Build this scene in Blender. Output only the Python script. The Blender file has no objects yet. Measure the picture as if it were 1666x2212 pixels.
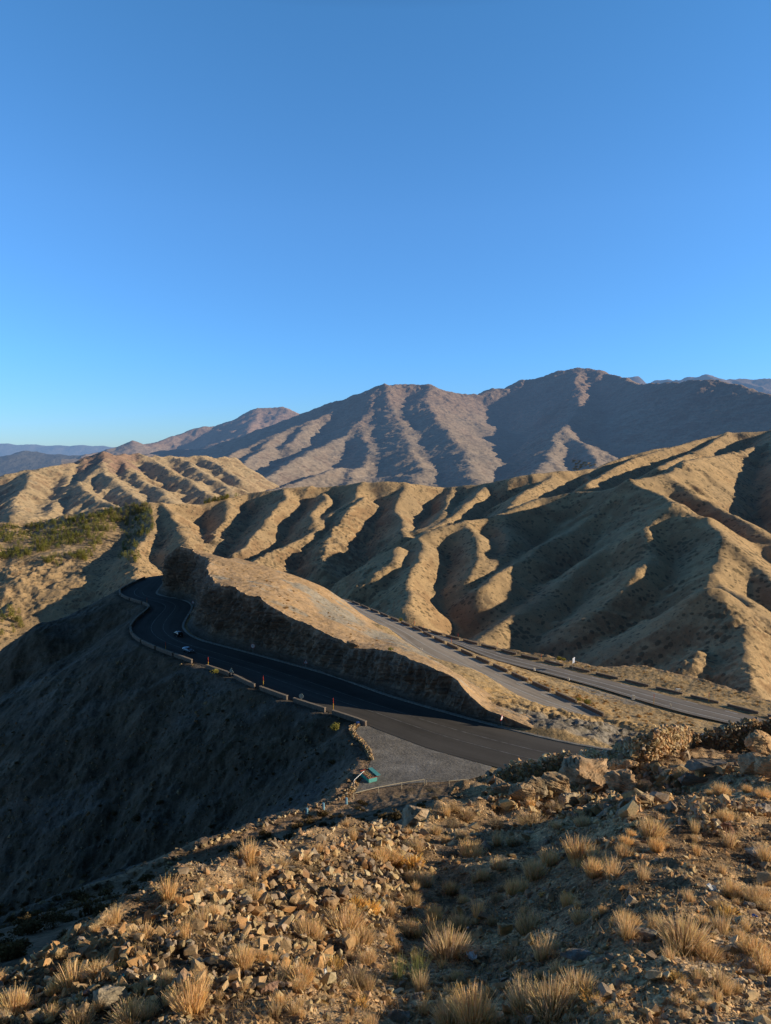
import bpy, bmesh, math, random
import numpy as np
from mathutils import Vector, Matrix, noise as mnoise
random.seed(7); rng = np.random.default_rng(11)
R = math.radians
S = bpy.context.scene
COL = S.collection
F32 = np.float32
# ------------------------------------------------------------------ camera geometry (used to survey the place from the photo)
FOC, CX, CY = 1553.0, 833.0, 1106.0
PITCH = math.atan((CY - 972.0) / FOC)
cp, sp = math.cos(PITCH), math.sin(PITCH)
def ray(px, py):
    xr = (px - CX) / FOC; yu = (CY - py) / FOC
    return xr, cp + yu * sp, -sp + yu * cp
def P(q, Y):                      # point at forward distance Y
    x, y, z = ray(*q); k = Y / y
    return (x * k, Y, z * k)
def PZ(q, z):                     # point at height z
    x, y, zz = ray(*q); k = z / zz
    return (x * k, y * k, z)
def slope_of(q):
    x, y, z = ray(*q); return -z / y
def a_(x, y): return ((350 + x * .5402) / 1.5006, (1700 + y * .5402) / 1.5006)
def b_(x, y): return ((1050 + x * .5402) / 1.5006, (1900 + y * .5402) / 1.5006)
def c3(x, y): return ((1600 + x * .5402) / 1.5006, (1900 + y * .5402) / 1.5006)
def c4(x, y): return ((x / 1.3328) / 1.5006, (1150 + y / 1.3328) / 1.5006)
def c5(x, y): return ((1250 + x / 1.3328) / 1.5006, (1150 + y / 1.3328) / 1.5006)
def c6(x, y): return ((x / 1.3328) / 1.5006, (2500 + y / 1.3328) / 1.5006)
def c7(x, y): return ((1250 + x / 1.3328) / 1.5006, (2350 + y / 1.3328) / 1.5006)
ZR = -62.0

# ------------------------------------------------------------------ scene objects
def tag(o, label=None, cat=None, group=None, kind=None):
    if label: o['label'] = label
    if cat: o['category'] = cat
    if group: o['group'] = group
    if kind: o['kind'] = kind
    return o
def link(name, me, mat=None, parent=None, loc=None, rot=None, scale=None):
    o = bpy.data.objects.new(name, me); COL.objects.link(o)
    if mat is not None and me is not None and len(me.materials) == 0: me.materials.append(mat)
    if parent is not None: o.parent = parent
    if loc is not None: o.location = loc
    if rot is not None: o.rotation_euler = rot
    if scale is not None: o.scale = scale if hasattr(scale, '__len__') else (scale,) * 3
    return o
def empty(name, loc=(0, 0, 0), rz=0.0):
    o = bpy.data.objects.new(name, None); COL.objects.link(o)
    o.empty_display_size = .2
    o.location = loc; o.rotation_euler = (0, 0, rz); return o
def mesh_np(name, V, Fq, smooth=True, col=None):
    """V (n,3), Fq (m,4) quads or (m,3) tris"""
    me = bpy.data.meshes.new(name)
    V = np.asarray(V, F32); Fq = np.asarray(Fq, np.int32)
    n, k = Fq.shape
    me.vertices.add(len(V)); me.vertices.foreach_set('co', V.ravel())
    me.loops.add(n * k); me.loops.foreach_set('vertex_index', Fq.ravel())
    me.polygons.add(n)
    me.polygons.foreach_set('loop_start', np.arange(0, n * k, k, dtype=np.int32))
    me.polygons.foreach_set('loop_total', np.full(n, k, np.int32))
    me.polygons.foreach_set('use_smooth', np.full(n, smooth))
    me.update(calc_edges=True)
    if col is not None:
        at = me.color_attributes.new('col', 'FLOAT_COLOR', 'POINT')
        c4_ = np.ones((len(V), 4), F32); c4_[:, :col.shape[1]] = col
        at.data.foreach_set('color', c4_.ravel())
    return me
def grid_faces(nr, nc):
    i = np.arange(nr - 1)[:, None] * nc + np.arange(nc - 1)[None, :]
    return np.stack([i, i + 1, i + nc + 1, i + nc], -1).reshape(-1, 4)

# ------------------------------------------------------------------ noise
def _h(ix, iy, seed):
    h = (ix.astype(np.uint32) * np.uint32(374761393) + iy.astype(np.uint32) * np.uint32(668265263) + np.uint32(seed * 2246822519 & 0xffffffff))
    h = (h ^ (h >> np.uint32(13))) * np.uint32(1274126177)
    return (h ^ (h >> np.uint32(16)))
def gnoise(x, y, seed=0):
    x = np.asarray(x, np.float64); y = np.asarray(y, np.float64)
    ix = np.floor(x).astype(np.int64); iy = np.floor(y).astype(np.int64)
    fx = x - ix; fy = y - iy
    u = fx * fx * fx * (fx * (fx * 6 - 15) + 10); v = fy * fy * fy * (fy * (fy * 6 - 15) + 10)
    def g(dx, dy):
        ang = _h(ix + dx, iy + dy, seed) * (2 * np.pi / 4294967296.0)
        return np.cos(ang) * (fx - dx) + np.sin(ang) * (fy - dy)
    n0 = g(0, 0) * (1 - u) + g(1, 0) * u; n1 = g(0, 1) * (1 - u) + g(1, 1) * u
    return (n0 * (1 - v) + n1 * v) * 1.5
def fbm(x, y, octv=5, seed=0, gain=.5, lac=2.03):
    s = 0; a = 1.0
    for i in range(octv):
        s = s + a * gnoise(x, y, seed + i * 7); x = x * lac + 3.1; y = y * lac - 1.7; a *= gain
    return s
def ridged(x, y, octv=5, seed=0, gain=.5):
    s = 0; a = 1.0
    for i in range(octv):
        s = s + a * (1 - np.abs(gnoise(x, y, seed + i * 5)) * 2); x = x * 2.07 + 1.3; y = y * 2.07 + 5.7; a *= gain
    return s
def sstep(x, a, b):
    t = np.clip((x - a) / (b - a), 0, 1); return t * t * (3 - 2 * t)
def lerp(a, b, t): return a + (b - a) * t

# ------------------------------------------------------------------ polylines
def seg_dist(X, Y, ax, ay, bx, by):
    dx, dy = bx - ax, by - ay; L2 = dx * dx + dy * dy + 1e-9
    t = np.clip(((X - ax) * dx + (Y - ay) * dy) / L2, 0, 1)
    return np.hypot(X - ax - t * dx, Y - ay - t * dy), t
def poly_dist(X, Y, pts):
    """distance to polyline of (x,y,val...) and interpolated vals of the nearest point"""
    D = np.full(X.shape, 1e9); pts = np.asarray(pts, float); nv = pts.shape[1] - 2
    Vv = [np.zeros(X.shape) for _ in range(nv)]
    for i in range(len(pts) - 1):
        d, t = seg_dist(X, Y, pts[i, 0], pts[i, 1], pts[i + 1, 0], pts[i + 1, 1])
        m = d < D; D = np.where(m, d, D)
        for k in range(nv): Vv[k] = np.where(m, pts[i, 2 + k] + t * (pts[i + 1, 2 + k] - pts[i, 2 + k]), Vv[k])
    return (D, *Vv)
def in_poly(X, Y, poly):
    c = np.zeros(X.shape, bool); n = len(poly)
    for i in range(n):
        x1, y1 = poly[i][:2]; x2, y2 = poly[(i + 1) % n][:2]
        if y1 == y2: continue
        m = ((y1 > Y) != (y2 > Y)) & (X < (x2 - x1) * (Y - y1) / (y2 - y1) + x1)
        c ^= m
    return c
def resample(pts, n):
    pts = np.asarray(pts, float); d = np.r_[0, np.cumsum(np.linalg.norm(np.diff(pts[:, :2], axis=0), axis=1))]
    t = np.linspace(0, d[-1], n); return np.stack([np.interp(t, d, pts[:, k]) for k in range(pts.shape[1])], 1)
def smooth_pl(pts, it=2):
    pts = np.asarray(pts, float)
    for _ in range(it):
        q = [pts[0]]
        for i in range(len(pts) - 1):
            q.append(pts[i] * .75 + pts[i + 1] * .25); q.append(pts[i] * .25 + pts[i + 1] * .75)
        q.append(pts[-1]); pts = np.array(q)
    return pts
class TPS:
    def __init__(s, pts, lam=0.0):
        p = np.asarray(pts, float); s.xy = p[:, :2]; n = len(p)
        d2 = ((s.xy[:, None] - s.xy[None]) ** 2).sum(-1)
        K = .5 * d2 * np.log(d2 + 1e-9); K[np.arange(n), np.arange(n)] = lam
        Pm = np.c_[np.ones(n), s.xy]; A = np.zeros((n + 3, n + 3)); A[:n, :n] = K; A[:n, n:] = Pm; A[n:, :n] = Pm.T
        s.w = np.linalg.solve(A, np.r_[p[:, 2], 0, 0, 0])
    def __call__(s, X, Y):
        o = s.w[-3] + s.w[-2] * X + s.w[-1] * Y
        for i, (x, y) in enumerate(s.xy):
            d2 = (X - x) ** 2 + (Y - y) ** 2
            o = o + s.w[i] * .5 * d2 * np.log(d2 + 1e-9)
        return o

# ------------------------------------------------------------------ mountain ranges from surveyed crest lines
class Range:
    def __init__(s, slope, r, k): s.slope, s.r, s.k = slope, r, k; s.lines = []
    def add(s, pts, slope=None, r=None, reach=None, kids=None, k=None):
        s.lines.append((np.asarray(pts, float), slope or s.slope, r or s.r, reach, k or s.k))
        if kids: s.kids(pts, *kids)
    def kids(s, pts, spacing, length, grad, slope, levels=1, skip=0.0):
        pts = np.asarray(pts, float); d = np.r_[0, np.cumsum(np.linalg.norm(np.diff(pts[:, :2], axis=0), axis=1))]
        t = spacing * random.uniform(.3, .8); side = 1
        while t < d[-1]:
            i = min(np.searchsorted(d, t) - 1, len(pts) - 2); i = max(i, 0)
            u = (t - d[i]) / max(d[i + 1] - d[i], 1e-6); p = pts[i] * (1 - u) + pts[i + 1] * u
            dr = (pts[i + 1] - pts[i]); dl = math.hypot(dr[0], dr[1]) + 1e-6; dx, dy = dr[0] / dl, dr[1] / dl
            dn = -np.sign(dr[2]) if abs(dr[2]) > 1 else 0
            side = -side
            if random.random() > skip:
                f = random.uniform(.15, .75) * dn
                vx, vy = -dy * side + dx * f, dx * side + dy * f; vl = math.hypot(vx, vy); vx /= vl; vy /= vl
                L = length * random.uniform(.55, 1.35); b = random.uniform(-.35, .35)
                g = grad * random.uniform(.85, 1.15)
                q = [p - (0, 0, s.r * .3), (p[0] + vx * L * .5 - vy * b * L * .3, p[1] + vy * L * .5 + vx * b * L * .3, p[2] - L * .5 * g * .9),
                     (p[0] + vx * L, p[1] + vy * L, p[2] - L * g * 1.1)]
                s.lines.append((np.array(q), slope, s.r * .5, L * .7, s.k * .5))
                if levels > 1:
                    s.kids(q, spacing * .42, length * .4, grad * 1.18, slope * 1.1, levels - 1)
            t += spacing * random.uniform(.35, .75)
    def height(s, X, Y, base, warp, ws, seed=0):
        """X,Y fan grid with constant-Y rows"""
        Xw = X + warp * fbm(X / ws, Y / ws, 4, seed + 50); Yw = Y + warp * fbm(X / ws, Y / ws, 4, seed + 90)
        H = base.astype(float).copy(); yr = Y[:, 0]; lo = float(base.min())
        for pts, sl, r, reach, k in s.lines:
            Rm = (pts[:, 2].max() - lo) / sl + 30
            if reach: Rm = min(Rm, reach * 2.2)
            i0 = np.searchsorted(yr, pts[:, 1].min() - Rm - warp * 2); i1 = np.searchsorted(yr, pts[:, 1].max() + Rm + warp * 2)
            if i1 <= i0: continue
            ua = X[i0, :] / yr[i0]; ymin, ymax = max(yr[i0], 1), yr[i1 - 1]
            xl, xh = pts[:, 0].min() - Rm - warp * 2, pts[:, 0].max() + Rm + warp * 2
            ul = min(xl / ymin, xl / ymax); uh = max(xh / ymin, xh / ymax)
            j0 = np.searchsorted(ua, ul); j1 = np.searchsorted(ua, uh)
            if j1 <= j0: continue
            xs, ys = Xw[i0:i1, j0:j1], Yw[i0:i1, j0:j1]
            best = np.full(xs.shape, -1e9)
            for i in range(len(pts) - 1):
                d, t = seg_dist(xs, ys, pts[i, 0], pts[i, 1], pts[i + 1, 0], pts[i + 1, 1])
                if reach: d = d + np.maximum(d - reach * .6, 0) * 1.5
                h = pts[i, 2] + t * (pts[i + 1, 2] - pts[i, 2]) - sl * (np.sqrt(d * d + r * r) - r)
                best = np.maximum(best, h)
            cur = H[i0:i1, j0:j1]
            hh = np.clip(k - np.abs(cur - best), 0, None) / k
            H[i0:i1, j0:j1] = np.maximum(cur, best) + hh * hh * k * .25
        return H
def fan(u0, u1, nu, y0, y1, ny):
    u = np.linspace(u0, u1, nu); y = np.geomspace(y0, y1, ny)
    Y = np.repeat(y[:, None], nu, 1); return u[None, :] * Y, Y
# ------------------------------------------------------------------ materials
def new_mat(name):
    m = bpy.data.materials.new(name); m.use_nodes = True; nt = m.node_tree
    for n in list(nt.nodes): nt.nodes.remove(n)
    return m, nt
class NT:
    def __init__(s, nt): s.nt = nt
    def n(s, t, **kw):
        nd = s.nt.nodes.new(t)
        ins = kw.pop('ins', {})
        for k, v in kw.items(): setattr(nd, k, v)
        for k, v in ins.items():
            if hasattr(v, 'is_output'): s.nt.links.new(v, nd.inputs[k])
            else: nd.inputs[k].default_value = v
        return nd
    def math(s, op, a, b=0.0, clamp=False): return s.n('ShaderNodeMath', operation=op, use_clamp=clamp, ins={0: a, 1: b}).outputs[0]
    def mix(s, f, a, b, blend='MIX'):
        nd = s.nt.nodes.new('ShaderNodeMix'); nd.data_type = 'RGBA'; nd.blend_type = blend
        for i, v in ((0, f), (6, a), (7, b)):
            if hasattr(v, 'is_output'): s.nt.links.new(v, nd.inputs[i])
            else: nd.inputs[i].default_value = v if i == 0 else tuple(v) + ((1,) if len(v) == 3 else ())
        return nd.outputs[2]
    def noise(s, vec, scale, detail=6, rough=.6, dist=0): return s.n('ShaderNodeTexNoise', ins={'Vector': vec, 'Scale': scale, 'Detail': detail, 'Roughness': rough, 'Distortion': dist}).outputs[0]
    def vor(s, vec, scale, feature='F1', out=0, rnd=1.0):
        return s.n('ShaderNodeTexVoronoi', feature=feature, ins={'Vector': vec, 'Scale': scale, 'Randomness': rnd}).outputs[out]
    def ramp(s, f, stops):
        nd = s.nt.nodes.new('ShaderNodeValToRGB'); s.nt.links.new(f, nd.inputs[0]); e = nd.color_ramp.elements
        while len(e) < len(stops): e.new(.5)
        for i, (p, c) in enumerate(stops): e[i].position = p; e[i].color = tuple(c) + ((1,) if len(c) == 3 else ()) if hasattr(c, '__len__') else (c, c, c, 1)
        return nd.outputs[0]
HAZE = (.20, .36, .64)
def finish(N, color, rough=.95, bump=None, haze=None, spec=.15, bstr=1.0, bdist=1.0, metal=0.0, hmul=1.0):
    b = N.n('ShaderNodeBsdfPrincipled', ins={'Base Color': color if hasattr(color, 'is_output') else tuple(color) + (1,), 'Roughness': rough, 'Metallic': metal})
    b.inputs['Specular IOR Level'].default_value = spec
    if bump is not None:
        bn = N.n('ShaderNodeBump', ins={'Height': bump, 'Strength': bstr, 'Distance': bdist}); N.nt.links.new(bn.outputs[0], b.inputs['Normal'])
    out = N.n('ShaderNodeOutputMaterial'); sh = b.outputs[0]
    if haze:      # haze painted as a bluish surface glow, stronger with distance from the pass
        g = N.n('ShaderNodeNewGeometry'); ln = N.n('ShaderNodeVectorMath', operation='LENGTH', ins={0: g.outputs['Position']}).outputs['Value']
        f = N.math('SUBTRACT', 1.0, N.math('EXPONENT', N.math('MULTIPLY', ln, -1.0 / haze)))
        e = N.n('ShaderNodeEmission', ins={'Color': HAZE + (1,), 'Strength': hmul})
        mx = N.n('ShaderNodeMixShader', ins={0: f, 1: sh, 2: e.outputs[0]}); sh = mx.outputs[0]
    N.nt.links.new(sh, out.inputs[0])
def terrain_mat(name, sc, haze=None, tint=(1, 1, 1), scrub=0.0, scrub_scale=.3, bump=1.0, bd=1.0, fine=1.0, strata=0.0, contrast=.5, hmul=1.0, scrub2=0.0, pebble=0.0):
    """vertex colour 'col' x large and small mottling, bump in metres; sc = finest grain per metre"""
    m, nt = new_mat(name); N = NT(nt)
    pos = N.n('ShaderNodeNewGeometry').outputs['Position']
    at = N.n('ShaderNodeVertexColor', layer_name='col').outputs[0]
    n1 = N.noise(pos, sc * .06, 8, .65); n2 = N.noise(pos, sc, 6, .7); n3 = N.noise(pos, sc * .35, 5, .6)
    v = N.math('ADD', N.math('MULTIPLY', N.math('SUBTRACT', n1, .5), 1.4 * contrast), N.math('MULTIPLY', N.math('SUBTRACT', n2, .5), 1.3 * contrast * fine))
    v = N.math('ADD', v, N.math('MULTIPLY', N.math('SUBTRACT', n3, .5), .8 * contrast))
    v = N.math('MAXIMUM', N.math('ADD', v, 1.0), .15)
    vv = N.n('ShaderNodeCombineXYZ', ins={0: v, 1: v, 2: v}).outputs[0]
    c = N.mix(1.0, at, vv, 'MULTIPLY')
    # warm / grey drift
    n4 = N.noise(pos, sc * .018, 4, .6)
    c = N.mix(N.ramp(n4, [(.38, 0.0), (.64, .55)]), c, N.mix(1.0, c, (.80, .86, .98), 'MULTIPLY'))
    c = N.mix(1.0, c, tint, 'MULTIPLY')
    h = N.math('ADD', N.math('MULTIPLY', n2, bump), N.math('MULTIPLY', n3, bump * 2.2))
    if strata:
        tilt = N.n('ShaderNodeMapping', ins={'Vector': pos, 'Rotation': (R(28), R(14), R(20)), 'Scale': (.12, .12, 1.0)}).outputs[0]
        ns = N.noise(tilt, sc * 1.3, 5, .7, .4)
        h = N.math('ADD', h, N.math('MULTIPLY', ns, strata))
        c = N.mix(N.math('MULTIPLY', N.ramp(ns, [(.38, 1.0), (.6, 0.0)]), .55), c, N.mix(1.0, c, (.55, .50, .47), 'MULTIPLY'))
    if scrub:
        wv = N.n('ShaderNodeVectorMath', operation='MULTIPLY', ins={0: pos, 1: (1, 1, .6)}).outputs[0]
        d = N.vor(wv, scrub_scale); d2 = N.noise(pos, scrub_scale * .22, 3, .6)
        thr = N.math('MULTIPLY', N.ramp(d2, [(.35, 0.0), (.7, 1.0)]), .42)
        k = N.math('LESS_THAN', d, N.math('ADD', thr, .10))
        c = N.mix(N.math('MULTIPLY', k, scrub), c, (.075, .065, .035))
        h = N.math('ADD', h, N.math('MULTIPLY', N.math('MULTIPLY', N.math('SUBTRACT', .5, d, True), k), bump * 1.2))
    if pebble:
        for ps, pk in ((14.0, 1.0), (38.0, .45)):
            vn = N.n('ShaderNodeTexVoronoi', feature='F1', ins={'Vector': pos, 'Scale': ps}); d = vn.outputs[0]
            msk = N.math('GREATER_THAN', N.n('ShaderNodeSeparateColor', ins={0: vn.outputs['Color']}).outputs[1], .45)
            hp = N.math('MULTIPLY', N.math('MULTIPLY', N.math('SUBTRACT', .55, d, True), msk), pebble * pk * 2.2); h = N.math('ADD', h, hp)
            cr = N.n('ShaderNodeSeparateColor', ins={0: vn.outputs['Color']}).outputs[0]
            c = N.mix(N.math('MULTIPLY', msk, .75), c, N.mix(1.0, c, N.ramp(cr, [(0, (.6, .58, .56)), (.5, (1.25, 1.2, 1.15)), (1, (1.8, 1.65, 1.5))]), 'MULTIPLY'))
    if scrub2:
        d = N.vor(pos, scrub_scale * 2.3)
        k = N.math('LESS_THAN', d, .22)
        c = N.mix(N.math('MULTIPLY', k, scrub2), c, (.09, .075, .045))
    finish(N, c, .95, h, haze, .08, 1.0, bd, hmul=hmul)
    return m
# ------------------------------------------------------------------ the mountains
def L_(f, *pts): return [P(f(x, y), Y) for x, y, Y in pts]
TAN = np.array([.36, .245, .135])
def shade_cols(X, Y, H, base, seed, sc, dark=.75, red=None):
    n = fbm(X / sc, Y / sc, 5, seed); gy, gx = np.gradient(H); 
    dX = np.gradient(X, axis=1); dY = np.gradient(Y, axis=0)
    sl = np.hypot(gx / dX, gy / dY)
    rock = sstep(sl + n * .25, .62, 1.0)[..., None]
    c = base * (1 + .18 * n[..., None]); c = c * (1 - rock) + c * np.array([.80, .74, .72]) * rock * dark + 0
    return np.clip(c, .01, 1).reshape(-1, 3)
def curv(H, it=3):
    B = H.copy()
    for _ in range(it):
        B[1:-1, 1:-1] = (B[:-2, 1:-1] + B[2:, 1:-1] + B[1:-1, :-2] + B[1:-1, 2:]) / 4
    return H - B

# --- middle hills
M = Range(.72, 5, 6)
kM = (78, 50, .60, .84, 3, .12)
R1 = L_(c4, (-260, 740, 900), (0, 725, 960), (150, 733, 980), (300, 702, 1000), (450, 667, 1000), (560, 647, 1000), (660, 637, 1000), (760, 642, 1020), (870, 650, 1050), (1000, 614, 1080), (1060, 599, 1100), (1180, 584, 1100), (1290, 567, 1100), (1450, 570, 1100), (1560, 552, 1080)) + \
     L_(c5, (0, 548, 1080), (140, 557, 1100), (250, 572, 1120), (430, 556, 1100), (530, 532, 1080), (640, 516, 1080), (750, 505, 1100), (880, 492, 1150), (1000, 455, 1200), (1150, 408, 1250), (1250, 397, 1280), (1340, 370, 1300), (1480, 336, 1350), (1580, 332, 1350), (1666, 328, 1350), (1900, 300, 1350), (2200, 250, 1300))
M.add(R1, kids=kM)
for q in [
    L_(c4, (700, 640, 1000), (760, 720, 900), (800, 790, 830), (830, 840, 790)),
    L_(c4, (985, 620, 1070), (985, 660, 1030), (955, 740, 940), (870, 832, 830), (820, 880, 770)),
    L_(c4, (1245, 572, 1100), (1190, 660, 980), (1110, 760, 880), (1060, 850, 790)),
    L_(c4, (1565, 554, 1080), (1500, 640, 990), (1400, 720, 920), (1310, 790, 850), (1190, 850, 790), (1110, 895, 740)),
    L_(c4, (1400, 600, 1060), (1370, 660, 980), (1345, 720, 900)),
    L_(c4, (1560, 610, 1010), (1500, 680, 930), (1450, 760, 860), (1410, 860, 770), (1390, 930, 720)),
    L_(c4, (650, 640, 1000), (662, 740, 900), (608, 840, 800), (590, 940, 720), (600, 1000, 670)),
    L_(c4, (420, 685, 1000), (360, 780, 910), (305, 870, 840), (200, 960, 770), (100, 1060, 710), (10, 1130, 670), (-60, 1190, 640)),
    L_(c4, (240, 730, 990), (190, 800, 900), (178, 860, 840), (165, 930, 790), (90, 985, 740), (-20, 1040, 700)),
    L_(c4, (60, 730, 970), (20, 800, 880), (-60, 860, 800)),
    L_(c5, (80, 552, 1090), (60, 600, 1040), (45, 650, 980), (95, 790, 800)),
    L_(c5, (290, 575, 1110), (270, 650, 1000), (235, 705, 900), (150, 760, 830)),
    L_(c5, (440, 556, 1100), (380, 620, 1000), (280, 700, 900), (180, 765, 815)),
    L_(c5, (740, 508, 1100), (690, 550, 1040), (590, 600, 960), (490, 690, 850)),
    L_(c5, (860, 500, 1140), (890, 540, 1080), (900, 575, 1000)),
    L_(c5, (1340, 370, 1300), (1200, 410, 1220), (1060, 450, 1150), (950, 510, 1060), (880, 560, 960)),
    L_(c5, (1480, 336, 1350), (1400, 390, 1240), (1270, 440, 1100), (1180, 490, 980)),
    # second crest and what runs down from it
    L_(c5, (1720, 350, 1300), (1590, 400, 1150), (1500, 425, 1050), (1400, 440, 940), (1290, 455, 850), (1200, 520, 760), (1060, 543, 720), (920, 588, 760), (800, 592, 780), (650, 620, 780), (500, 690, 740), (350, 725, 710), (240, 745, 695), (130, 790, 670), (140, 890, 600), (110, 1000, 530), (120, 1120, 470)),
    L_(c5, (350, 725, 710), (390, 800, 650), (400, 880, 600), (380, 960, 560)),
    L_(c5, (20, 830, 640), (20, 900, 600), (-60, 980, 570)),
    L_(c5, (500, 690, 740), (520, 770, 680), (510, 850, 630), (430, 950, 570)),
    L_(c5, (1060, 550, 720), (900, 680, 690), (760, 770, 660), (650, 830, 630), (560, 900, 590), (480, 1000, 530)),
    L_(c5, (1180, 640, 640), (1000, 800, 605), (830, 925, 560), (700, 1050, 520), (560, 1150, 480), (400, 1240, 430)),
    L_(c5, (1060, 545, 720), (1170, 600, 660), (1230, 640, 620), (1145, 740, 590), (1160, 870, 540), (1080, 940, 500), (1000, 1020, 480), (850, 1130, 455)),
    L_(c5, (1230, 640, 620), (1400, 690, 580), (1480, 790, 530), (1460, 880, 490), (1400, 960, 460), (1335, 1080, 425), (1330, 1180, 400), (1320, 1290, 370)) + L_(c3, (1195, 400, 350), (1200, 530, 325), (1215, 640, 300)),
    L_(c5, (1200, 520, 760), (1420, 640, 680), (1550, 720, 620), (1666, 800, 570), (1800, 900, 520)),
    L_(c5, (1480, 790, 530), (1600, 900, 490), (1666, 980, 460), (1760, 1060, 430)),
    L_(c5, (1400, 960, 460), (1500, 1040, 430), (1600, 1150, 390), (1700, 1300, 350)),
    L_(c3, (1270, 20, 400), (1420, 200, 375), (1530, 400, 340), (1600, 640, 300)),
    L_(c5, (1666, 328, 1350), (1720, 345, 1200), (1765, 390, 1050), (1800, 440, 920), (1830, 520, 800), (1860, 620, 700), (1900, 760, 600)),  # unseen ridge past the right edge, added to cast shade on these slopes
    L_(c5, (1640, 400, 1240), (1560, 480, 1100), (1510, 560, 980)),
    L_(c5, (1765, 390, 1050), (1640, 520, 940), (1580, 600, 850)),
]:
    M.add(q, kids=kM)
M.add(L_(c4, (40, 738, 965), (70, 800, 880), (130, 850, 830)), slope=.36, r=12)
M.add(L_(c4, (320, 702, 1000), (290, 785, 900), (262, 850, 825)), slope=.29, r=30, k=14)
M.add(L_(c4, (470, 670, 1000), (440, 740, 930), (400, 800, 870)), slope=.30, r=20, k=10)
X, Y = fan(-.68, .98, 1150, 285, 2000, 760)
base = -205 + 6 * fbm(X / 90, Y / 90, 4, 3) + sstep(Y, 560, 300) * 55 + sstep(X, 60, 260) * 12
H = M.height(X, Y, base, 8, 120, 5)
rg = ridged(X / 40, Y / 40, 4, 31)
crag = sstep(fbm(X / 150, Y / 150, 3, 41) + sstep(H, -60, -130) * .7, .35, .9)
H += 1.0 * fbm(X / 60, Y / 60, 4, 21) + (.7 + 2.4 * crag) * (rg - 1.2) + (.22 + .9 * crag) * fbm(X / 9, Y / 9, 4, 77)
gr = sstep(X / Y, -.22, -.36)
c = shade_cols(X, Y, H, np.array([.57, .385, .20]), 9, 60)
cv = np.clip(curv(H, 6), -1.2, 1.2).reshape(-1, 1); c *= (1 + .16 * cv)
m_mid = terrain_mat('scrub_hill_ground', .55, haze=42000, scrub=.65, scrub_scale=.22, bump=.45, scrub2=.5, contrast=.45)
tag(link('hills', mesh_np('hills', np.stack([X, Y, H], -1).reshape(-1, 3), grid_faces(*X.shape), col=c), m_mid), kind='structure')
MX, MY, MH = X, Y, H

# --- left hills beyond the forest
Lr = Range(.64, 8, 10)
kL = (130, 110, .42, .70, 3, .1)
for q in [
    L_(c4, (-300, 560, 1850), (0, 524, 1900), (130, 499, 1950), (240, 477, 2000), (330, 464, 2100), (400, 436, 2150), (455, 420, 2150), (520, 434, 2200), (600, 431, 2300), (720, 437, 2400), (850, 437, 2500), (1000, 441, 2600)),
    L_(c4, (130, 499, 1950), (100, 590, 1700), (60, 690, 1500)),
    L_(c4, (330, 475, 2090), (250, 570, 1850), (215, 640, 1700), (120, 715, 1500)),
    L_(c4, (455, 420, 2150), (430, 490, 2000), (330, 560, 1850), (270, 620, 1720), (180, 690, 1550)),
    L_(c4, (530, 438, 2200), (540, 490, 2050), (620, 545, 1900), (700, 590, 1780), (780, 640, 1680)),
    L_(c4, (430, 490, 2000), (500, 545, 1850), (560, 600, 1720), (640, 650, 1620)),
    L_(c4, (330, 545, 1850), (400, 600, 1700), (470, 650, 1590)),
    L_(c4, (600, 431, 2300), (700, 480, 2140), (800, 530, 2000), (900, 590, 1860), (950, 630, 1780)),
    L_(c4, (720, 437, 2400), (820, 475, 2260), (900, 520, 2130), (1000, 580, 1980)),
    L_(c4, (850, 437, 2500), (950, 480, 2350), (1050, 540, 2200)),
    L_(c4, (-200, 560, 1850), (-120, 620, 1650), (-60, 690, 1500)),
]: Lr.add(q, kids=kL)
X, Y = fan(-.66, .12, 620, 1300, 3000, 420)
base = -330 + 8 * fbm(X / 200, Y / 200, 4, 3) + 0 * X
H = Lr.height(X, Y, base, 16, 260, 15)
H += 3 * fbm(X / 130, Y / 130, 4, 22) + 2.2 * (ridged(X / 90, Y / 90, 4, 35) - 1.2) * 2.2 + .5 * fbm(X / 20, Y / 20, 3, 78)
c = shade_cols(X, Y, H, np.array([.60, .43, .235]), 19, 150)
pk = P(c4(460, 425), 2150); d = np.hypot(X - pk[0], (Y - pk[1]) * .7).reshape(-1, 1)
c = lerp(c, np.array([[.36, .215, .15]]), sstep(120 + 60 * fbm(X / 60, Y / 60, 3, 8).reshape(-1, 1) - d, 0, 60) * .8)
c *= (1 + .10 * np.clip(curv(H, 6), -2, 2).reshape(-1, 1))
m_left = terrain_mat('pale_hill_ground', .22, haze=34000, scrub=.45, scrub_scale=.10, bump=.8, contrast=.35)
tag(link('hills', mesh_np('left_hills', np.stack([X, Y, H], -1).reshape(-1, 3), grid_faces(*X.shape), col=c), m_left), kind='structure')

# --- the big range
Fr = Range(.56, 18, 26)
kF = (170, 150, .41, .68, 3, .1)
SKL = L_(c4, (820, 600, 2450), (900, 545, 2800), (940, 492, 3150), (1000, 432, 3500), (1050, 404, 3700), (1200, 342, 4100), (1340, 287, 4500), (1400, 262, 4600), (1500, 220, 4800), (1620, 142, 5000))
SKR = L_(c5, (0, 131, 5000), (70, 131, 5050), (190, 131, 5000), (250, 153, 5000), (340, 166, 5050), (400, 173, 5100), (450, 146, 5200), (530, 147, 5200), (590, 107, 5300), (700, 87, 5300), (750, 64, 5300), (830, 59, 5300), (920, 67, 5150), (1020, 96, 4850), (1080, 121, 4600), (1180, 122, 4300), (1300, 117, 4000), (1390, 109, 3850), (1500, 121, 3700), (1570, 141, 3600), (1666, 173, 3450), (1900, 200, 3200), (2300, 150, 2900))
kS = (420, 170, .50, .60, 2, .2)
Fr.add(SKL); Fr.add(SKL[-1:] + SKR, kids=kS)
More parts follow.
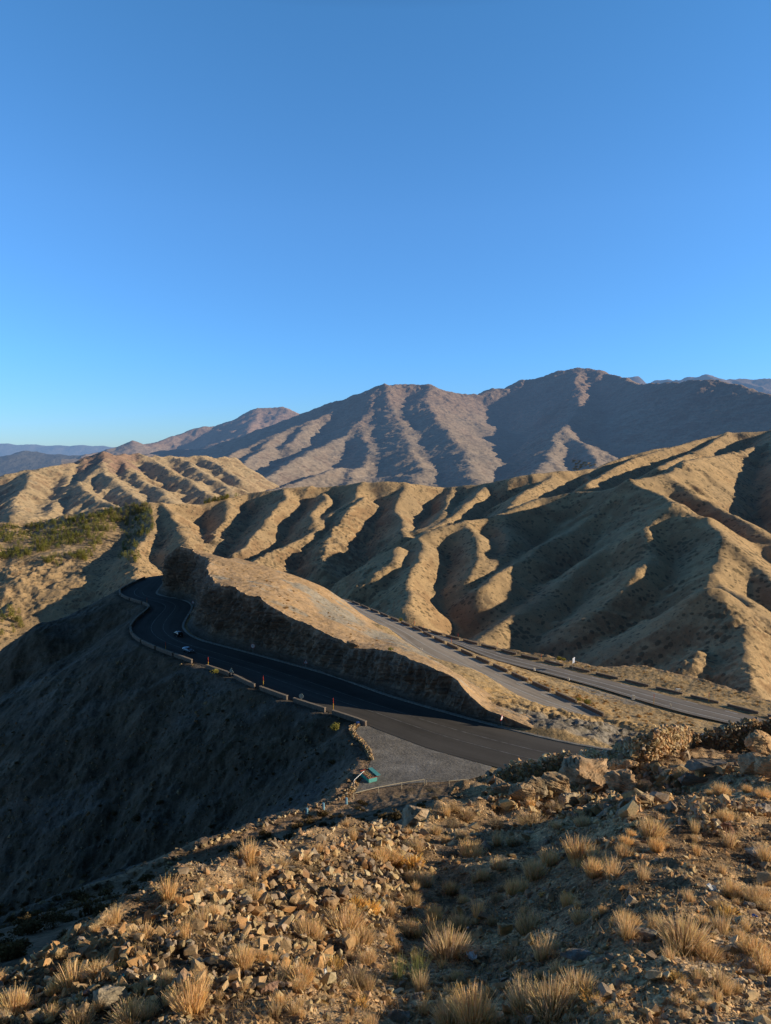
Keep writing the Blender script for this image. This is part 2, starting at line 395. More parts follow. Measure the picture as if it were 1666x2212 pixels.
for q in [
    L_(c4, (1620, 142, 5000), (1605, 215, 4600), (1560, 290, 4200), (1500, 345, 3950), (1420, 372, 3750), (1380, 400, 3600), (1250, 475, 3100), (1130, 525, 2800), (1000, 580, 2500)),
    L_(c4, (1340, 287, 4500), (1290, 345, 4050), (1250, 390, 3750)),
    L_(c4, (1200, 342, 4100), (1120, 425, 3500), (1000, 490, 3050), (900, 560, 2650)),
    L_(c4, (1480, 480, 3100), (1300, 540, 2700), (1150, 590, 2400)),
    L_(c5, (830, 59, 5300), (825, 140, 4750), (850, 230, 4250), (760, 320, 3700), (700, 420, 3200), (660, 510, 2750)),
    L_(c5, (760, 320, 3700), (850, 375, 3400), (905, 405, 3200), (900, 470, 2900)),
]: Fr.add(q, kids=kF)
Fr.add(L_(c5, (0, 131, 5000), (30, 250, 4350), (100, 390, 3500), (140, 470, 3050), (140, 560, 2650)), slope=.36, kids=kF)
Fr.add(L_(c5, (190, 131, 5000), (180, 200, 4550), (225, 290, 3950), (330, 400, 3300), (355, 480, 2950), (380, 560, 2600)), slope=.40, kids=kF)
Fr.add(L_(c4, (1560, 290, 4200), (1610, 420, 3500), (1545, 490, 3100), (1500, 560, 2750)), slope=.42, kids=kF)
X, Y = fan(-.45, .85, 1000, 2100, 6500, 620)
base = -250 + sstep(Y, 2300, 4000) * 160 + 12 * fbm(X / 300, Y / 300, 4, 3)
H = Fr.height(X, Y, base, 24, 300, 25)
rg = ridged(X / 210, Y / 210, 6, 45, .58)
H += 6 * fbm(X / 260, Y / 260, 5, 23, .5) + 6 * (rg - 1.3)
rock = sstep((H - (-60 + 0 * X)) + 120 * fbm(X / 300, Y / 300, 4, 61), 60, 420)
H += rock * 4 * (ridged(X / 70, Y / 70, 4, 91, .6) - 1.2)
c = shade_cols(X, Y, H, np.array([.45, .345, .245]), 29, 350)
c = lerp(c, c * np.array([[.92, .84, .83]]), rock.reshape(-1, 1))
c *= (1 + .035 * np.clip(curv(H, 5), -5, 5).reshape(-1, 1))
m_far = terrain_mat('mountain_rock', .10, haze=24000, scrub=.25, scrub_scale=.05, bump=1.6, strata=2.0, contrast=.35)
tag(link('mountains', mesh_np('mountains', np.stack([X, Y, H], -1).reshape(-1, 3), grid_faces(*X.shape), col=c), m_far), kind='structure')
FX, FY, FH = X, Y, H

# --- the cone behind, and the brown shoulder before it
Cr = Range(.46, 20, 30)
kC = (420, 300, .34, .60, 2)
for q in [
    L_(c4, (380, 430, 6300), (430, 416, 6500), (490, 403, 6500), (580, 373, 6600), (620, 383, 6700), (750, 351, 7000), (860, 316, 7200), (960, 309, 7300), (1040, 266, 7500), (1120, 229, 7500), (1215, 219, 7500), (1260, 241, 7500), (1340, 286, 7600), (1450, 330, 7700)),
    L_(c4, (1120, 229, 7500), (1100, 290, 7000), (1060, 350, 6400)),
]: Cr.add(q, kids=kC)
Cr.add(L_(c4, (650, 432, 5000), (760, 412, 5200), (850, 400, 5400), (1000, 380, 5600), (1080, 366, 5700), (1200, 360, 5800)), slope=.25, r=150)
X, Y = fan(-.48, .2, 420, 4300, 9000, 300)
H = Cr.height(X, Y, -420 + 0 * X, 30, 500, 35)
H += 9 * fbm(X / 400, Y / 400, 6, 24, .55) + 11 * (ridged(X / 330, Y / 330, 5, 46, .6) - 1.3)
c = shade_cols(X, Y, H, np.array([.46, .34, .25]), 39, 600)
c = lerp(c, c * np.array([[1.1, .98, .95]]), sstep(H + 60 * fbm(X / 200, Y / 200, 4, 6), -20, 120).reshape(-1, 1))
tag(link('mountains', mesh_np('cone_mountain', np.stack([X, Y, H], -1).reshape(-1, 3), grid_faces(*X.shape), col=c), m_far), kind='structure')

# --- dark low hills far left, and the blue ranges at the horizon
Dr = Range(.30, 120, 120)
Dr.add(L_(c4, (-300, 470, 8500), (0, 443, 8500), (100, 420, 8500), (200, 431, 8500), (330, 437, 8500), (450, 455, 8500), (600, 470, 8500)), kids=(700, 700, .25, .4, 2))
X, Y = fan(-.75, .1, 240, 6200, 12000, 120)
H = Dr.height(X, Y, -900 + 0 * X, 150, 1200, 45) + 30 * fbm(X / 400, Y / 400, 5, 24, .55)
c = shade_cols(X, Y, H, np.array([.17, .15, .12]), 49, 600)
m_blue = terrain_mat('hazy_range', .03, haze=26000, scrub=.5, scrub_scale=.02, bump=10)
tag(link('mountains', mesh_np('dark_hills', np.stack([X, Y, H], -1).reshape(-1, 3), grid_faces(*X.shape), col=c), m_blue), kind='structure')
Er = Range(.30, 200, 200)
Er.add(L_(c4, (-600, 380, 24000), (0, 386, 24000), (100, 388, 24000), (220, 386, 24000), (300, 396, 24000), (430, 393, 24000), (520, 402, 24000), (700, 410, 24000), (1500, 425, 24000)), kids=(1800, 1800, .22, .35, 2))
X, Y = fan(-.9, .3, 420, 18000, 30000, 100)
H = Er.height(X, Y, -1400 + 0 * X, 300, 3000, 55) + 60 * fbm(X / 1500, Y / 1500, 5, 24, .55)
c = shade_cols(X, Y, H, np.array([.30, .26, .21]), 59, 1600)
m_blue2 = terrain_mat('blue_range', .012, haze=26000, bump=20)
tag(link('mountains', mesh_np('blue_range_left', np.stack([X, Y, H], -1).reshape(-1, 3), grid_faces(*X.shape), col=c), m_blue2), kind='structure')
Gr = Range(.5, 60, 100)
Gr.add(L_(c5, (900, 130, 13000), (1000, 112, 13000), (1040, 106, 13000), (1080, 98, 13000), (1130, 121, 13000), (1180, 104, 13000), (1270, 111, 12500), (1380, 86, 12500), (1450, 101, 12000), (1550, 109, 12000), (1640, 104, 12000), (1750, 112, 12000), (2100, 130, 12000)), kids=(700, 700, .38, .7, 2))
X, Y = fan(.1, .95, 420, 10000, 15000, 120)
H = Gr.height(X, Y, -300 + 0 * X, 120, 900, 65) + 45 * fbm(X / 500, Y / 500, 5, 24, .55)
c = shade_cols(X, Y, H, np.array([.33, .24, .18]), 69, 1000)
tag(link('mountains', mesh_np('blue_range_right', np.stack([X, Y, H], -1).reshape(-1, 3), grid_faces(*X.shape), col=c), m_far), kind='structure')
# the plain everything stands on, out to the horizon
X, Y = np.meshgrid(np.linspace(-60000, 60000, 60), np.linspace(-20000, 90000, 60)); X = X.astype(float)
tag(link('ground', mesh_np('ground', np.stack([X, Y, X * 0 - 1500], -1).reshape(-1, 3), grid_faces(*X.shape), col=np.tile([[.3, .25, .2]], (X.size, 1))), m_blue2), kind='structure')
# ------------------------------------------------------------------ the pass: benches, roads, bowl, spur
def road_z2(y): return float(np.interp(y, [1290, 1304, 1363, 1430, 1498, 1545], [-84.5, -84, -80.5, -77.5, -75.6, -75]))
def road_z3(y): return float(np.interp(y, [1340, 1380, 1430, 1480, 1530, 1580], [-92, -89, -85.5, -82.5, -80, -78.5]))
def edge(f, pts, z): return [PZ(f(*p), z if not callable(z) else z(f(*p)[1])) for p in pts]
outer1 = edge(a_, [(336, 306), (290, 310), (240, 320), (170, 350), (110, 380), (72, 405), (90, 435), (150, 457), (230, 480), (258, 497), (250, 515), (190, 562), (152, 603), (140, 640), (165, 680), (220, 715), (330, 762), (430, 797), (600, 860), (745, 905), (870, 970), (1060, 1040), (1280, 1110), (1525, 1188)], ZR) + \
         edge(b_, [(300, 850), (420, 895), (600, 965), (800, 1022), (1030, 1085), (1250, 1140), (1600, 1200), (2100, 1260)], ZR)
inner1 = edge(a_, [(352, 318), (330, 345), (310, 375), (285, 405), (285, 418), (330, 432), (420, 446), (480, 466), (500, 487), (490, 520), (460, 565), (440, 605), (445, 630), (490, 672), (560, 700), (620, 716), (830, 770), (1050, 830), (1330, 905), (1640, 1020)], ZR) + \
         edge(b_, [(560, 715), (900, 810), (1130, 870), (1400, 935), (1666, 985), (2200, 1050)], ZR)
NRD = 260
o1 = resample(smooth_pl(outer1, 2), NRD); i1 = resample(smooth_pl(inner1, 2), NRD)
# match the inner edge to the outer by nearest progress (dynamic, monotone)
dd = np.linalg.norm(o1[:, None, :2] - i1[None, :, :2], axis=-1)
cost = np.full((NRD, NRD), 1e18); cost[0, 0] = 0; back = np.zeros((NRD, NRD), int)
for ii in range(NRD):
    for jj in range(NRD):
        if ii == 0 and jj == 0: continue
        c_ = [(cost[ii - 1, jj - 1], 0) if ii and jj else (1e18, 0), (cost[ii - 1, jj] , 1) if ii else (1e18, 1), (cost[ii, jj - 1], 2) if jj else (1e18, 2)]
        b = min(c_); cost[ii, jj] = b[0] + dd[ii, jj] ** 1.5; back[ii, jj] = b[1]
path = []; ii = jj = NRD - 1
while ii or jj:
    path.append((ii, jj)); b = back[ii, jj]
    if b == 0: ii -= 1; jj -= 1
    elif b == 1: ii -= 1
    else: jj -= 1
path.append((0, 0)); path = path[::-1]
EL = np.array([o1[i] for i, j in path]); ER = np.array([i1[j] for i, j in path])
def blur(A, n):
    for _ in range(n): A[1:-1] = (A[:-2] + 2 * A[1:-1] + A[2:]) / 4
    return A
EL = blur(EL, 3); ER = blur(ER, 3)
far2 = edge(b_, [(118, 78), (360, 178), (450, 218), (550, 258), (650, 312), (770, 368), (890, 424), (1030, 488), (1170, 553), (1330, 624), (1510, 704), (1670, 782)], road_z2)
near2 = edge(b_, [(95, 88), (190, 150), (300, 213), (400, 268), (500, 340), (560, 385), (700, 457), (850, 532), (1000, 602), (1100, 647), (1250, 702), (1440, 752), (1500, 784)], road_z2)
far3 = edge(b_, [(560, 250), (650, 280), (735, 306), (850, 335), (960, 365), (1080, 395)], road_z3) + edge(c3, [(60, 398), (200, 432), (340, 466), (480, 500), (620, 535), (760, 568), (920, 608), (1100, 650), (1300, 700), (1500, 750), (1666, 795), (1900, 850)], road_z3)
near3 = edge(b_, [(560, 262), (640, 298), (720, 328), (800, 350), (880, 385), (960, 418)], road_z3) + edge(c3, [(0, 442), (150, 480), (300, 520), (450, 560), (600, 600), (750, 645), (900, 690), (1050, 735), (1200, 775), (1380, 815), (1600, 870), (1900, 930)], road_z3)
def pair(A, B, n): return resample(smooth_pl(A, 2), n), resample(smooth_pl(B, 2), n)
L2, R2 = pair(near2, far2, 140); L3, R3 = pair(near3, far3, 160)
ROADS = [(EL, ER), (L2, R2), (L3, R3)]

# the rim of the bench: bowl side, then behind the spur, then the valley side
trail_out = edge(lambda x, y: (x, y), [(250, 1925), (352, 1868), (460, 1822), (560, 1786), (660, 1751), (735, 1724), (760, 1700), (790, 1662), (797, 1640), (786, 1610), (764, 1583), (768, 1568), (784, 1563)], ZR)
rimA = [(-95, -20, -62), (-92, 30, -62), (-72, 70, -62)] + trail_out[1:] + [tuple(p) for p in o1[::-1] if p[1] > 150 and p[0] < -5][::4]
Y0 = rimA[-1]
rimB = [(Y0[0] + 8, Y0[1] + 6, -62), (-90, 372, -66), (-60, 372, -76)] + [tuple(p) for p in resample(far2, 30)[:5]] 
sh = edge(b_, [(600, 258), (735, 296), (850, 322), (960, 350), (1040, 372)], lambda y: road_z3(y) - .3) + \
     edge(c3, [(60, 378), (260, 412), (420, 448), (640, 488), (850, 482), (920, 490), (1050, 522), (1170, 545), (1300, 585), (1500, 645), (1666, 695), (1900, 760), (2300, 820)], lambda y: road_z3(y + 22) - .6)
rimB += sh
RIM = rimA + rimB
poly_in = [p[:2] for p in RIM] + [(600, 60), (300, -60), (-95, -60)]
ctrl = []
ctrl += [p for p in rimA[2::2]]
ctrl += rimB[:3] + sh[::2]
for A, B in ROADS:
    st = max(len(A) // 14, 1)
    ctrl += [tuple(p) for p in A[::st]] + [tuple(p) for p in B[::st]]
ctrl += [(-60, 20, -33), (-60, 50, -44), (-30, 60, -41), (0, 45, -27), (0, 60, -33), (25, 60, -29), (55, 60, -27), (90, 70, -30), (-20, 88, -52), (-10, 100, -56.5), (0, 100, -53.5), (12, 100, -49), (27, 100, -45.5), (36, 100, -43), (50, 100, -42), (90, 105, -42.5), (38, 115, -50), (60, 118, -49), (10, 116, -58), (30, 122, -59), (60, 128, -59), (-30, 98, -59.5), (0, 0, -12), (-40, 0, -14), (50, 0, -8), (120, 0, -12), (150, 100, -55), (200, 200, -76)]
ctrl += edge(lambda x, y: (x, y), [(830, 1700), (900, 1670), (980, 1680), (1040, 1664), (860, 1620)], ZR)
ctrl += edge(lambda x, y: (x, y), [(780, 1735), (860, 1722), (960, 1712), (620, 1775), (480, 1830)], ZR + .4)
ctrl += [PZ(b_(1250, 830), -61.2), PZ(b_(1400, 850), -61.5), PZ(b_(1500, 780), -67), PZ(b_(1330, 780), -63.5), PZ(b_(1600, 830), -65), PZ(c3(700, 850), -70), PZ(c3(900, 800), -76), PZ(c3(700, 930), -64), PZ(c3(1000, 850), -72)]
ctrl += [PZ(c3(300, 560), -80.5), PZ(c3(500, 640), -80), PZ(c3(800, 730), -79.5), PZ(c3(150, 500), -81.5)]
# keep the ground under the spur low
sx = [(-75, 320), (-50, 300), (-35, 280), (-25, 260), (0, 255), (15, 235), (30, 215), (-20, 300), (0, 290)]
ctrl += [(x, y, -67 - (y - 200) * .05) for x, y in sx]
seen = []; 
for p in ctrl:
    if all((p[0] - q[0]) ** 2 + (p[1] - q[1]) ** 2 > 16 for q in seen): seen.append(p)
tps = TPS(seen, lam=30.0)
def near_height(X, Y, detail=True):
    D, Z = poly_dist(X, Y, [p[:3] for p in RIM]); ins = in_poly(X, Y, poly_in)
    T = tps(X, Y)
    n1 = fbm(X / 55, Y / 55, 4, 101); n2 = ridged(X / 26, Y / 60, 4, 103)
    sl = .60 + .05 * n1
    Do = np.where(X < 60, D, D * .92)
    out = Z - sl * (np.sqrt(Do * Do + 4) - 2)
    amp = sstep(D, 2, 30)
    out = out + amp * (3.0 * n1 + 1.3 * (n2 - 1.2))
    bumpk = np.exp(-((X + 148) ** 2 + (Y - 285) ** 2) / 500.0); out = out + 9 * bumpk
    H = np.where(ins, T, out)
    H = np.where(~ins & (D < 5), lerp(T * 0 + Z, out, sstep(D, 0, 5)), H)
    H = np.where(ins & (D < 9), lerp(Z, T, sstep(D, 3.5, 9)), H)
    # roads
    dr = np.full(X.shape, 1e9)
    for A, B in ROADS:
        C = (A + B) / 2; hw = np.linalg.norm(A[:, :2] - B[:, :2], axis=1) / 2
        pl = np.c_[C[:, :2], C[:, 2], hw]; pl = pl[::3]
        d, z, h = poly_dist(X, Y, pl); dd_ = d - h
        k = 1 - sstep(dd_, .3, 3.6); H = H * (1 - k) + (z - .10) * k
        dr = np.minimum(dr, dd_)
    # the gravel bench beside the road
    if detail:
        rr = sstep(dr, 1.0, 6)
        park = in_poly(X, Y, PARK); dp, = poly_dist(X, Y, PARK + PARK[:1])
        pk = np.where(park, 1.0, 1 - sstep(dp, 0, 4)); H = H * (1 - pk) + (ZR - .12) * pk
        out_k = np.where(ins, .35, 1.0)
        gm_ = np.exp(-(((X - 52) / 22) ** 2 + ((Y - 172) / 22) ** 2)); out_k = out_k + 2.2 * gm_ * ins
        near = sstep(Y, 62, 75)
        H = H + (1 - pk) * rr * (out_k * (.55 * fbm(X / 7, Y / 7, 5, 111, .6)) + .16 * fbm(X / 1.6, Y / 1.6, 3, 113) * near)
    return H, D, ins, dr
PARK = [PZ(q, ZR)[:2] for q in [(786, 1562), (772, 1572), (768, 1582), (790, 1612), (802, 1640), (797, 1655), (772, 1700), (768, 1712), (830, 1700), (905, 1690), (960, 1688), (1010, 1684), (1050, 1672), (1064, 1655)] ] + [tuple(p[:2]) for p in o1[::-1] if -6 < p[0] < 20][::3]
X, Y = fan(-.74, .80, 980, 22, 430, 880)
H, D, ins, dr = near_height(X, Y)
NX, NY, NH = X, Y, H
# colours by place
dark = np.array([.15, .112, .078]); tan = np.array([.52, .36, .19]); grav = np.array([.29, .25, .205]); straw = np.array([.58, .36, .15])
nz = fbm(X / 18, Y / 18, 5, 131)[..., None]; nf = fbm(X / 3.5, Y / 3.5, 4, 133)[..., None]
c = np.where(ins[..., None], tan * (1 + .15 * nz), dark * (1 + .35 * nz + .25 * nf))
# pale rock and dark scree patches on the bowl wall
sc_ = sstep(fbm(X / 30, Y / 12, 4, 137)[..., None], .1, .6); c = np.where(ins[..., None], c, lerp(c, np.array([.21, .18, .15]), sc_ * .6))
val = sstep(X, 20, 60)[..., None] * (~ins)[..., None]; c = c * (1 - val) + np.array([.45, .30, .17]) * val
def region(poly, col, soft=3, amt=1.0):
    global c
    i_ = in_poly(X, Y, poly); d_, = poly_dist(X, Y, poly + poly[:1]); k = np.where(i_, sstep(d_, 0, soft), 0)[..., None] * amt
    k = np.clip(k * (1 + .6 * nf), 0, 1); c = c * (1 - k) + col * (1 + .15 * nf) * k
def rp(f, pts, z=ZR): return [PZ(f(*p), z)[:2] for p in pts]
region(rp(b_, [(1100, 740), (1500, 775), (1660, 790), (1900, 900), (1900, 1000), (1300, 930), (1000, 850)], -64), grav, 4)
region(rp(c3, [(560, 780), (760, 770), (800, 800), (940, 900), (900, 960), (600, 960)], -68), grav, 4)
region(rp(c3, [(430, 560), (600, 590), (900, 690), (960, 740), (800, 740), (640, 690), (450, 600)], -81), grav * 1.35, 3)
straw_k = sstep(nf[..., 0] + nz[..., 0] * .5, .1, .45)[..., None] * ins[..., None] * sstep(dr, 1, 3)[..., None] * (Y > 150)[..., None]
c = c * (1 - straw_k * .75) + straw * straw_k * .75
# flank below us: bushy earth painted darker for its shade; the track along the rim
track = np.exp(-(np.abs(poly_dist(X, Y, [p[:2] for p in trail_out[:8]])[0] - 2.2) / 3.0) ** 2)[..., None]
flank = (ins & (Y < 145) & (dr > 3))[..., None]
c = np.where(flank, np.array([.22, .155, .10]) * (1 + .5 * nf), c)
c = c * (1 - track) + np.array([.42, .27, .16]) * track
c = np.clip(c, .01, 1).reshape(-1, 3)
c = c.reshape(X.shape + (3,))
region(rp(b_, [(1100, 740), (1500, 775), (1660, 790), (1900, 900), (1900, 1000), (1300, 930), (1000, 850)], -64), grav, 4)
region(rp(c3, [(560, 780), (760, 770), (800, 800), (940, 900), (900, 960), (600, 960)], -68), grav, 4)
c = np.clip(c, .01, 1).reshape(-1, 3)
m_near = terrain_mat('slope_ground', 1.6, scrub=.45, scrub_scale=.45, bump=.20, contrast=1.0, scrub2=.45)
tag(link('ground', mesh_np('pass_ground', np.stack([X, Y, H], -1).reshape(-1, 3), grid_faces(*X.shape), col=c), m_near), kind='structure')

# ------------------------------------------------------------------ the rock spur with its cut face
st = []   # base, top, rear (px), rear as ('z',z) or ('dY',d)
def T_of(B, q, lean=.05):
    s = slope_of(q); Yt = (B[1] + lean * 62) / (1 + lean * s); return P(q, Yt)
data = [
 (a_, (372, 322), (374, 172), (388, 166), 6), (a_, (300, 405), (368, 174), (395, 150), 8), (a_, (345, 432), (385, 165), (410, 140), 8), (a_, (400, 442), (425, 131), (450, 133), 8), (a_, (482, 464), (485, 152), (500, 143), 9),
 (a_, (520, 500), (560, 185), (600, 172), 15), (a_, (500, 560), (614, 225), (720, 205), 26), (a_, (474, 606), (592, 263), (770, 200), 45),
 (a_, (510, 660), (640, 335), (900, 235), 52), (a_, (600, 700), (700, 368), (1050, 283), 62), (a_, (750, 740), (832, 412), (1160, 320), 74),
 (a_, (900, 778), (960, 490), (1300, 378), 87), (a_, (1050, 818), (1150, 600), (1420, 458), 100), (a_, (1200, 858), (1300, 676), (1520, 535), 100)]
ST = []
for f, B, T, Sx, dY in data:
    Bw = PZ(f(*B), ZR); Tw = T_of(Bw, f(*T)); ST.append((Bw, Tw, P(f(*Sx), Tw[1] + dY)))
for B, T, Sx, zs in [((100, 558), (190, 391), (400, 268), -78.5), ((330, 628), (400, 423), (510, 346), -78.2), ((560, 703), (620, 496), (700, 457), -77.3), ((720, 748), (790, 580), (850, 532), -76.6), ((850, 783), (880, 660), (1000, 602), -75.9), ((960, 808), (975, 738), (1100, 647), -75.6), ((1080, 838), (1090, 782), (1250, 702), -75.3), ((1230, 874), (1250, 850), (1400, 745), -75.0)]:
    Bw = PZ(b_(*B), ZR); Tw = T_of(Bw, b_(*T)); ST.append((Bw, Tw, PZ(b_(*Sx), zs)))
ST = np.array(ST)  # n,3,3
def dens(A, n):
    t = np.linspace(0, len(A) - 1, n); k = np.arange(len(A))
    # monotone-ish smooth interpolation (Catmull-Rom)
    i = np.clip(t.astype(int), 0, len(A) - 2); u = (t - i)[:, None, None]
    p0 = A[np.clip(i - 1, 0, None)]; p1 = A[i]; p2 = A[i + 1]; p3 = A[np.clip(i + 2, None, len(A) - 1)]
    cr = .5 * (2 * p1 + (p2 - p0) * u + (2 * p0 - 5 * p1 + 4 * p2 - p3) * u * u + (3 * p1 - p0 - 3 * p2 + p3) * u ** 3)
    li = p1 * (1 - u) + p2 * u; return cr * .5 + li * .5
NT_ = 900
ST[11:18, 1, 2] += np.array([.5, .9, 1.2, 1.3, 1.3, 1.1, .6])
SD = dens(ST, NT_); Bc, Tc, Sc = SD[:, 0], SD[:, 1].copy(), SD[:, 2]
arc = np.r_[0, np.cumsum(np.linalg.norm(np.diff(Bc[:, :2], axis=0), axis=1))]
jag = fbm(arc / 9, arc * 0 + 3.3, 6, 151, .55); hh_ = np.clip(Tc[:, 2] - Bc[:, 2], 1, 30)
inw = Tc[:, :2] - Bc[:, :2]; 
tn = np.gradient(blur(Bc[:, :2].copy(), 60), axis=0); tn /= np.linalg.norm(tn, axis=1)[:, None] + 1e-9; nrm = np.stack([-tn[:, 1], tn[:, 0]], 1)   # to the left of travel
sgn = np.sign((nrm * (Tc[:, :2] - Bc[:, :2])).sum(1).mean()); nrm *= sgn
Ts = Tc.copy(); Tc[:, 2] += jag * hh_ * .035; Tc[:, :2] += nrm * (jag * hh_ * .06)[:, None]
rows = []; kinds = []
NCL = 70
for i in range(NCL):
    v = i / (NCL - 1)
    prof = v ** 1.0; off = lerp(0, 1, np.where(v < .25, v * 1.8, .45 + (v - .25) * .733))     # scree toe then steeper rock
    p = Bc + (Tc - Bc) * np.array([0, 0, 1.0]) * v; p = p.copy(); p[:, :2] = Bc[:, :2] + (Tc[:, :2] - Bc[:, :2]) * off
    rock_k = math.sin(math.pi * min(max((v - .12) / .88, 0), 1)) ** .5 if v > .12 else 0
    zz_ = Bc[:, 2] + (Tc[:, 2] - Bc[:, 2]) * v
    n = fbm(arc / 9, zz_ / 14, 5, 161, .6) * 1.9 + (ridged(arc / 3.2, zz_ / 7, 4, 163, .6) - 1.2) * .9 + (ridged((arc * .5 + zz_ * 1.4) / 4.0, (zz_ * .5 - arc * .12) / 1.1, 3, 165) - 1.2) * .4 + .35 * fbm(arc / .9, zz_ / .9, 3, 171)
    p[:, :2] -= nrm * (n * rock_k * np.clip(hh_ / 12, .25, 1.3))[:, None]
    rows.append(p); kinds.append(0)
cliff = np.array(rows)      # NCL, NT, 3
def cliff_cols(G, arcv):
    z = G[..., 2]; a2 = np.repeat(arcv[None], G.shape[0], 0)
    n = fbm(a2 / 5, z / 3, 5, 181); st_ = fbm(a2 / 14 + z * .25, z * 1.3 - a2 * .10, 4, 183)
    base = np.array([.30, .215, .155]); r2 = np.array([.46, .30, .20]); r3 = np.array([.12, .10, .09])
    k = sstep(n + st_ * .6, -.2, .8)[..., None]; cc = base * (1 - k) + r2 * k
    k2 = sstep(st_, .25, .6)[..., None]; cc = cc * (1 - k2 * .7) + r3 * k2 * .7
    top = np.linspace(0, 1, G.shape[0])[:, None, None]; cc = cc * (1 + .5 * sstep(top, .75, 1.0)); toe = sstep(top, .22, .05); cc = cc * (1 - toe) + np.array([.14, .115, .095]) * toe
    return cc.reshape(-1, 3)
m_cliff = terrain_mat('cut_rock', 1.3, bump=.30, contrast=1.0, strata=.6)
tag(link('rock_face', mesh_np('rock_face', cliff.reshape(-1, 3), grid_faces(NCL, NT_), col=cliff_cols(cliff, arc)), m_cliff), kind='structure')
NTP = 110; rows = []
mr = rng.random(1)
for i in range(NTP):
    v = i / (NTP - 1) 
    e0 = math.exp(-v * 28); p = (Tc * e0 + Ts * (1 - e0)) * (1 - v) + Sc * v
    w_ = np.linalg.norm(Sc[:, :2] - Tc[:, :2], axis=1)
    p = p.copy(); p[:, 2] += np.sin(v * np.pi) * np.clip(w_ * .012, 0, .8)
    e = min(v * 12, 1) * min((1 - v) * 8, 1)
    p[:, 2] += e * (.5 * fbm(p[:, 0] / 14, p[:, 1] / 14, 4, 191) + .15 * fbm(p[:, 0] / 2.2, p[:, 1] / 2.2, 3, 193))
    rows.append(p)
t_idx = np.arange(NT_) / (NT_ - 1) * (len(ST) - 1)
farside = sstep(t_idx, 12.6, 13.6)
dv = Sc - Tc; dl = np.linalg.norm(dv[:, :2], axis=1)[:, None] + 1e-6; dh = dv[:, :2] / dl
for k in (1, 2, 3):
    q = Sc.copy(); q[:, :2] += dh * (k * lerp(14, .8, farside))[:, None]; q[:, 2] -= k * k * lerp(5.0, .5, farside) + 0; rows.append(q)
G = np.array(rows); gx_, gy_ = G[..., 0], G[..., 1]
nz = fbm(gx_ / 12, gy_ / 12, 5, 201)[..., None]; nf = fbm(gx_ / 2.2, gy_ / 2.2, 4, 203)[..., None]
cc = np.array([.55, .365, .21]) * (1 + .12 * nz)
vv_ = np.linspace(0, 1, G.shape[0])[:, None, None]
pale = sstep(nz + 1.2 * np.exp(-((vv_ - .55) / .22) ** 2) * sstep(np.arange(NT_)[None, :, None] / NT_, .42, .6), .35, .9)
cc = cc * (1 - pale) + np.array([.40, .35, .28]) * pale
sk = sstep(nf + nz * .4, .05, .5) * (1 - pale * .6); cc = cc * (1 - sk * .6) + np.array([.55, .33, .14]) * sk * .6
m_top = terrain_mat('spur_ground', 1.2, scrub=.30, scrub_scale=.55, bump=.22, contrast=.6, scrub2=.3)
tag(link('hill', mesh_np('hill', G.reshape(-1, 3), grid_faces(G.shape[0], NT_), col=np.clip(cc, .01, 1).reshape(-1, 3)), m_top), kind='structure')

# ------------------------------------------------------------------ asphalt, kerb, painted lines
def asphalt(name, base, streak):
    m, nt = new_mat(name); N = NT(nt)
    pos = N.n('ShaderNodeNewGeometry').outputs['Position']; uv = N.n('ShaderNodeUVMap', uv_map='uv').outputs[0]
    sc1 = N.n('ShaderNodeMapping', ins={'Vector': uv, 'Scale': (.012, 5.0, 1)}).outputs[0]
    st_ = N.noise(sc1, 1.0, 5, .6, .3); n = N.noise(pos, 3.0, 6, .7); n2 = N.noise(pos, .12, 4, .6)
    c = N.mix(N.ramp(st_, [(.35, 0.0), (.65, 1.0)]), tuple(b * .68 for b in base), tuple(b * streak for b in base))
    c = N.mix(N.ramp(n2, [(.3, 0.0), (.75, .6)]), c, tuple(b * 1.35 for b in base))
    k = N.math('ADD', N.math('MULTIPLY', n, .5), .75); c = N.mix(1.0, c, N.n('ShaderNodeCombineXYZ', ins={0: k, 1: k, 2: k}).outputs[0], 'MULTIPLY')
    finish(N, c, .92, n, None, .04, .5, .01); return m
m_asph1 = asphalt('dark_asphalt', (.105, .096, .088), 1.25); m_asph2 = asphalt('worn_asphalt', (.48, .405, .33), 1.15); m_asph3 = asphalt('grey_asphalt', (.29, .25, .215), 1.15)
def strip(name, A, B, mat, lift=0.0, nc=10, crown=.12, parent=None):
    nA = len(A); v = np.linspace(0, 1, nc + 1)[:, None, None]
    G = A[None] * (1 - v) + B[None] * v; G = G.copy(); G[..., 2] += lift + crown * (1 - (2 * v[..., 0] - 1) ** 2)
    me = mesh_np(name, G.reshape(-1, 3), grid_faces(nc + 1, nA))
    arc_ = np.r_[0, np.cumsum(np.linalg.norm(np.diff((A + B)[:, :2] / 2, axis=0), axis=1))]
    uvv = np.stack([np.repeat(arc_[None], nc + 1, 0), np.repeat(v[:, :, 0], nA, 1)], -1).reshape(-1, 2)
    lay = me.uv_layers.new(name='uv'); idx = np.zeros(len(me.loops), np.int32); me.loops.foreach_get('vertex_index', idx)
    lay.data.foreach_set('uv', uvv[idx].astype(F32).ravel())
    return link(name, me, mat, parent)
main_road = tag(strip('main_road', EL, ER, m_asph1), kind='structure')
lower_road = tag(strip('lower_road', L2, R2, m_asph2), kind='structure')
valley_road = tag(strip('valley_road', L3, R3, m_asph3), kind='structure')
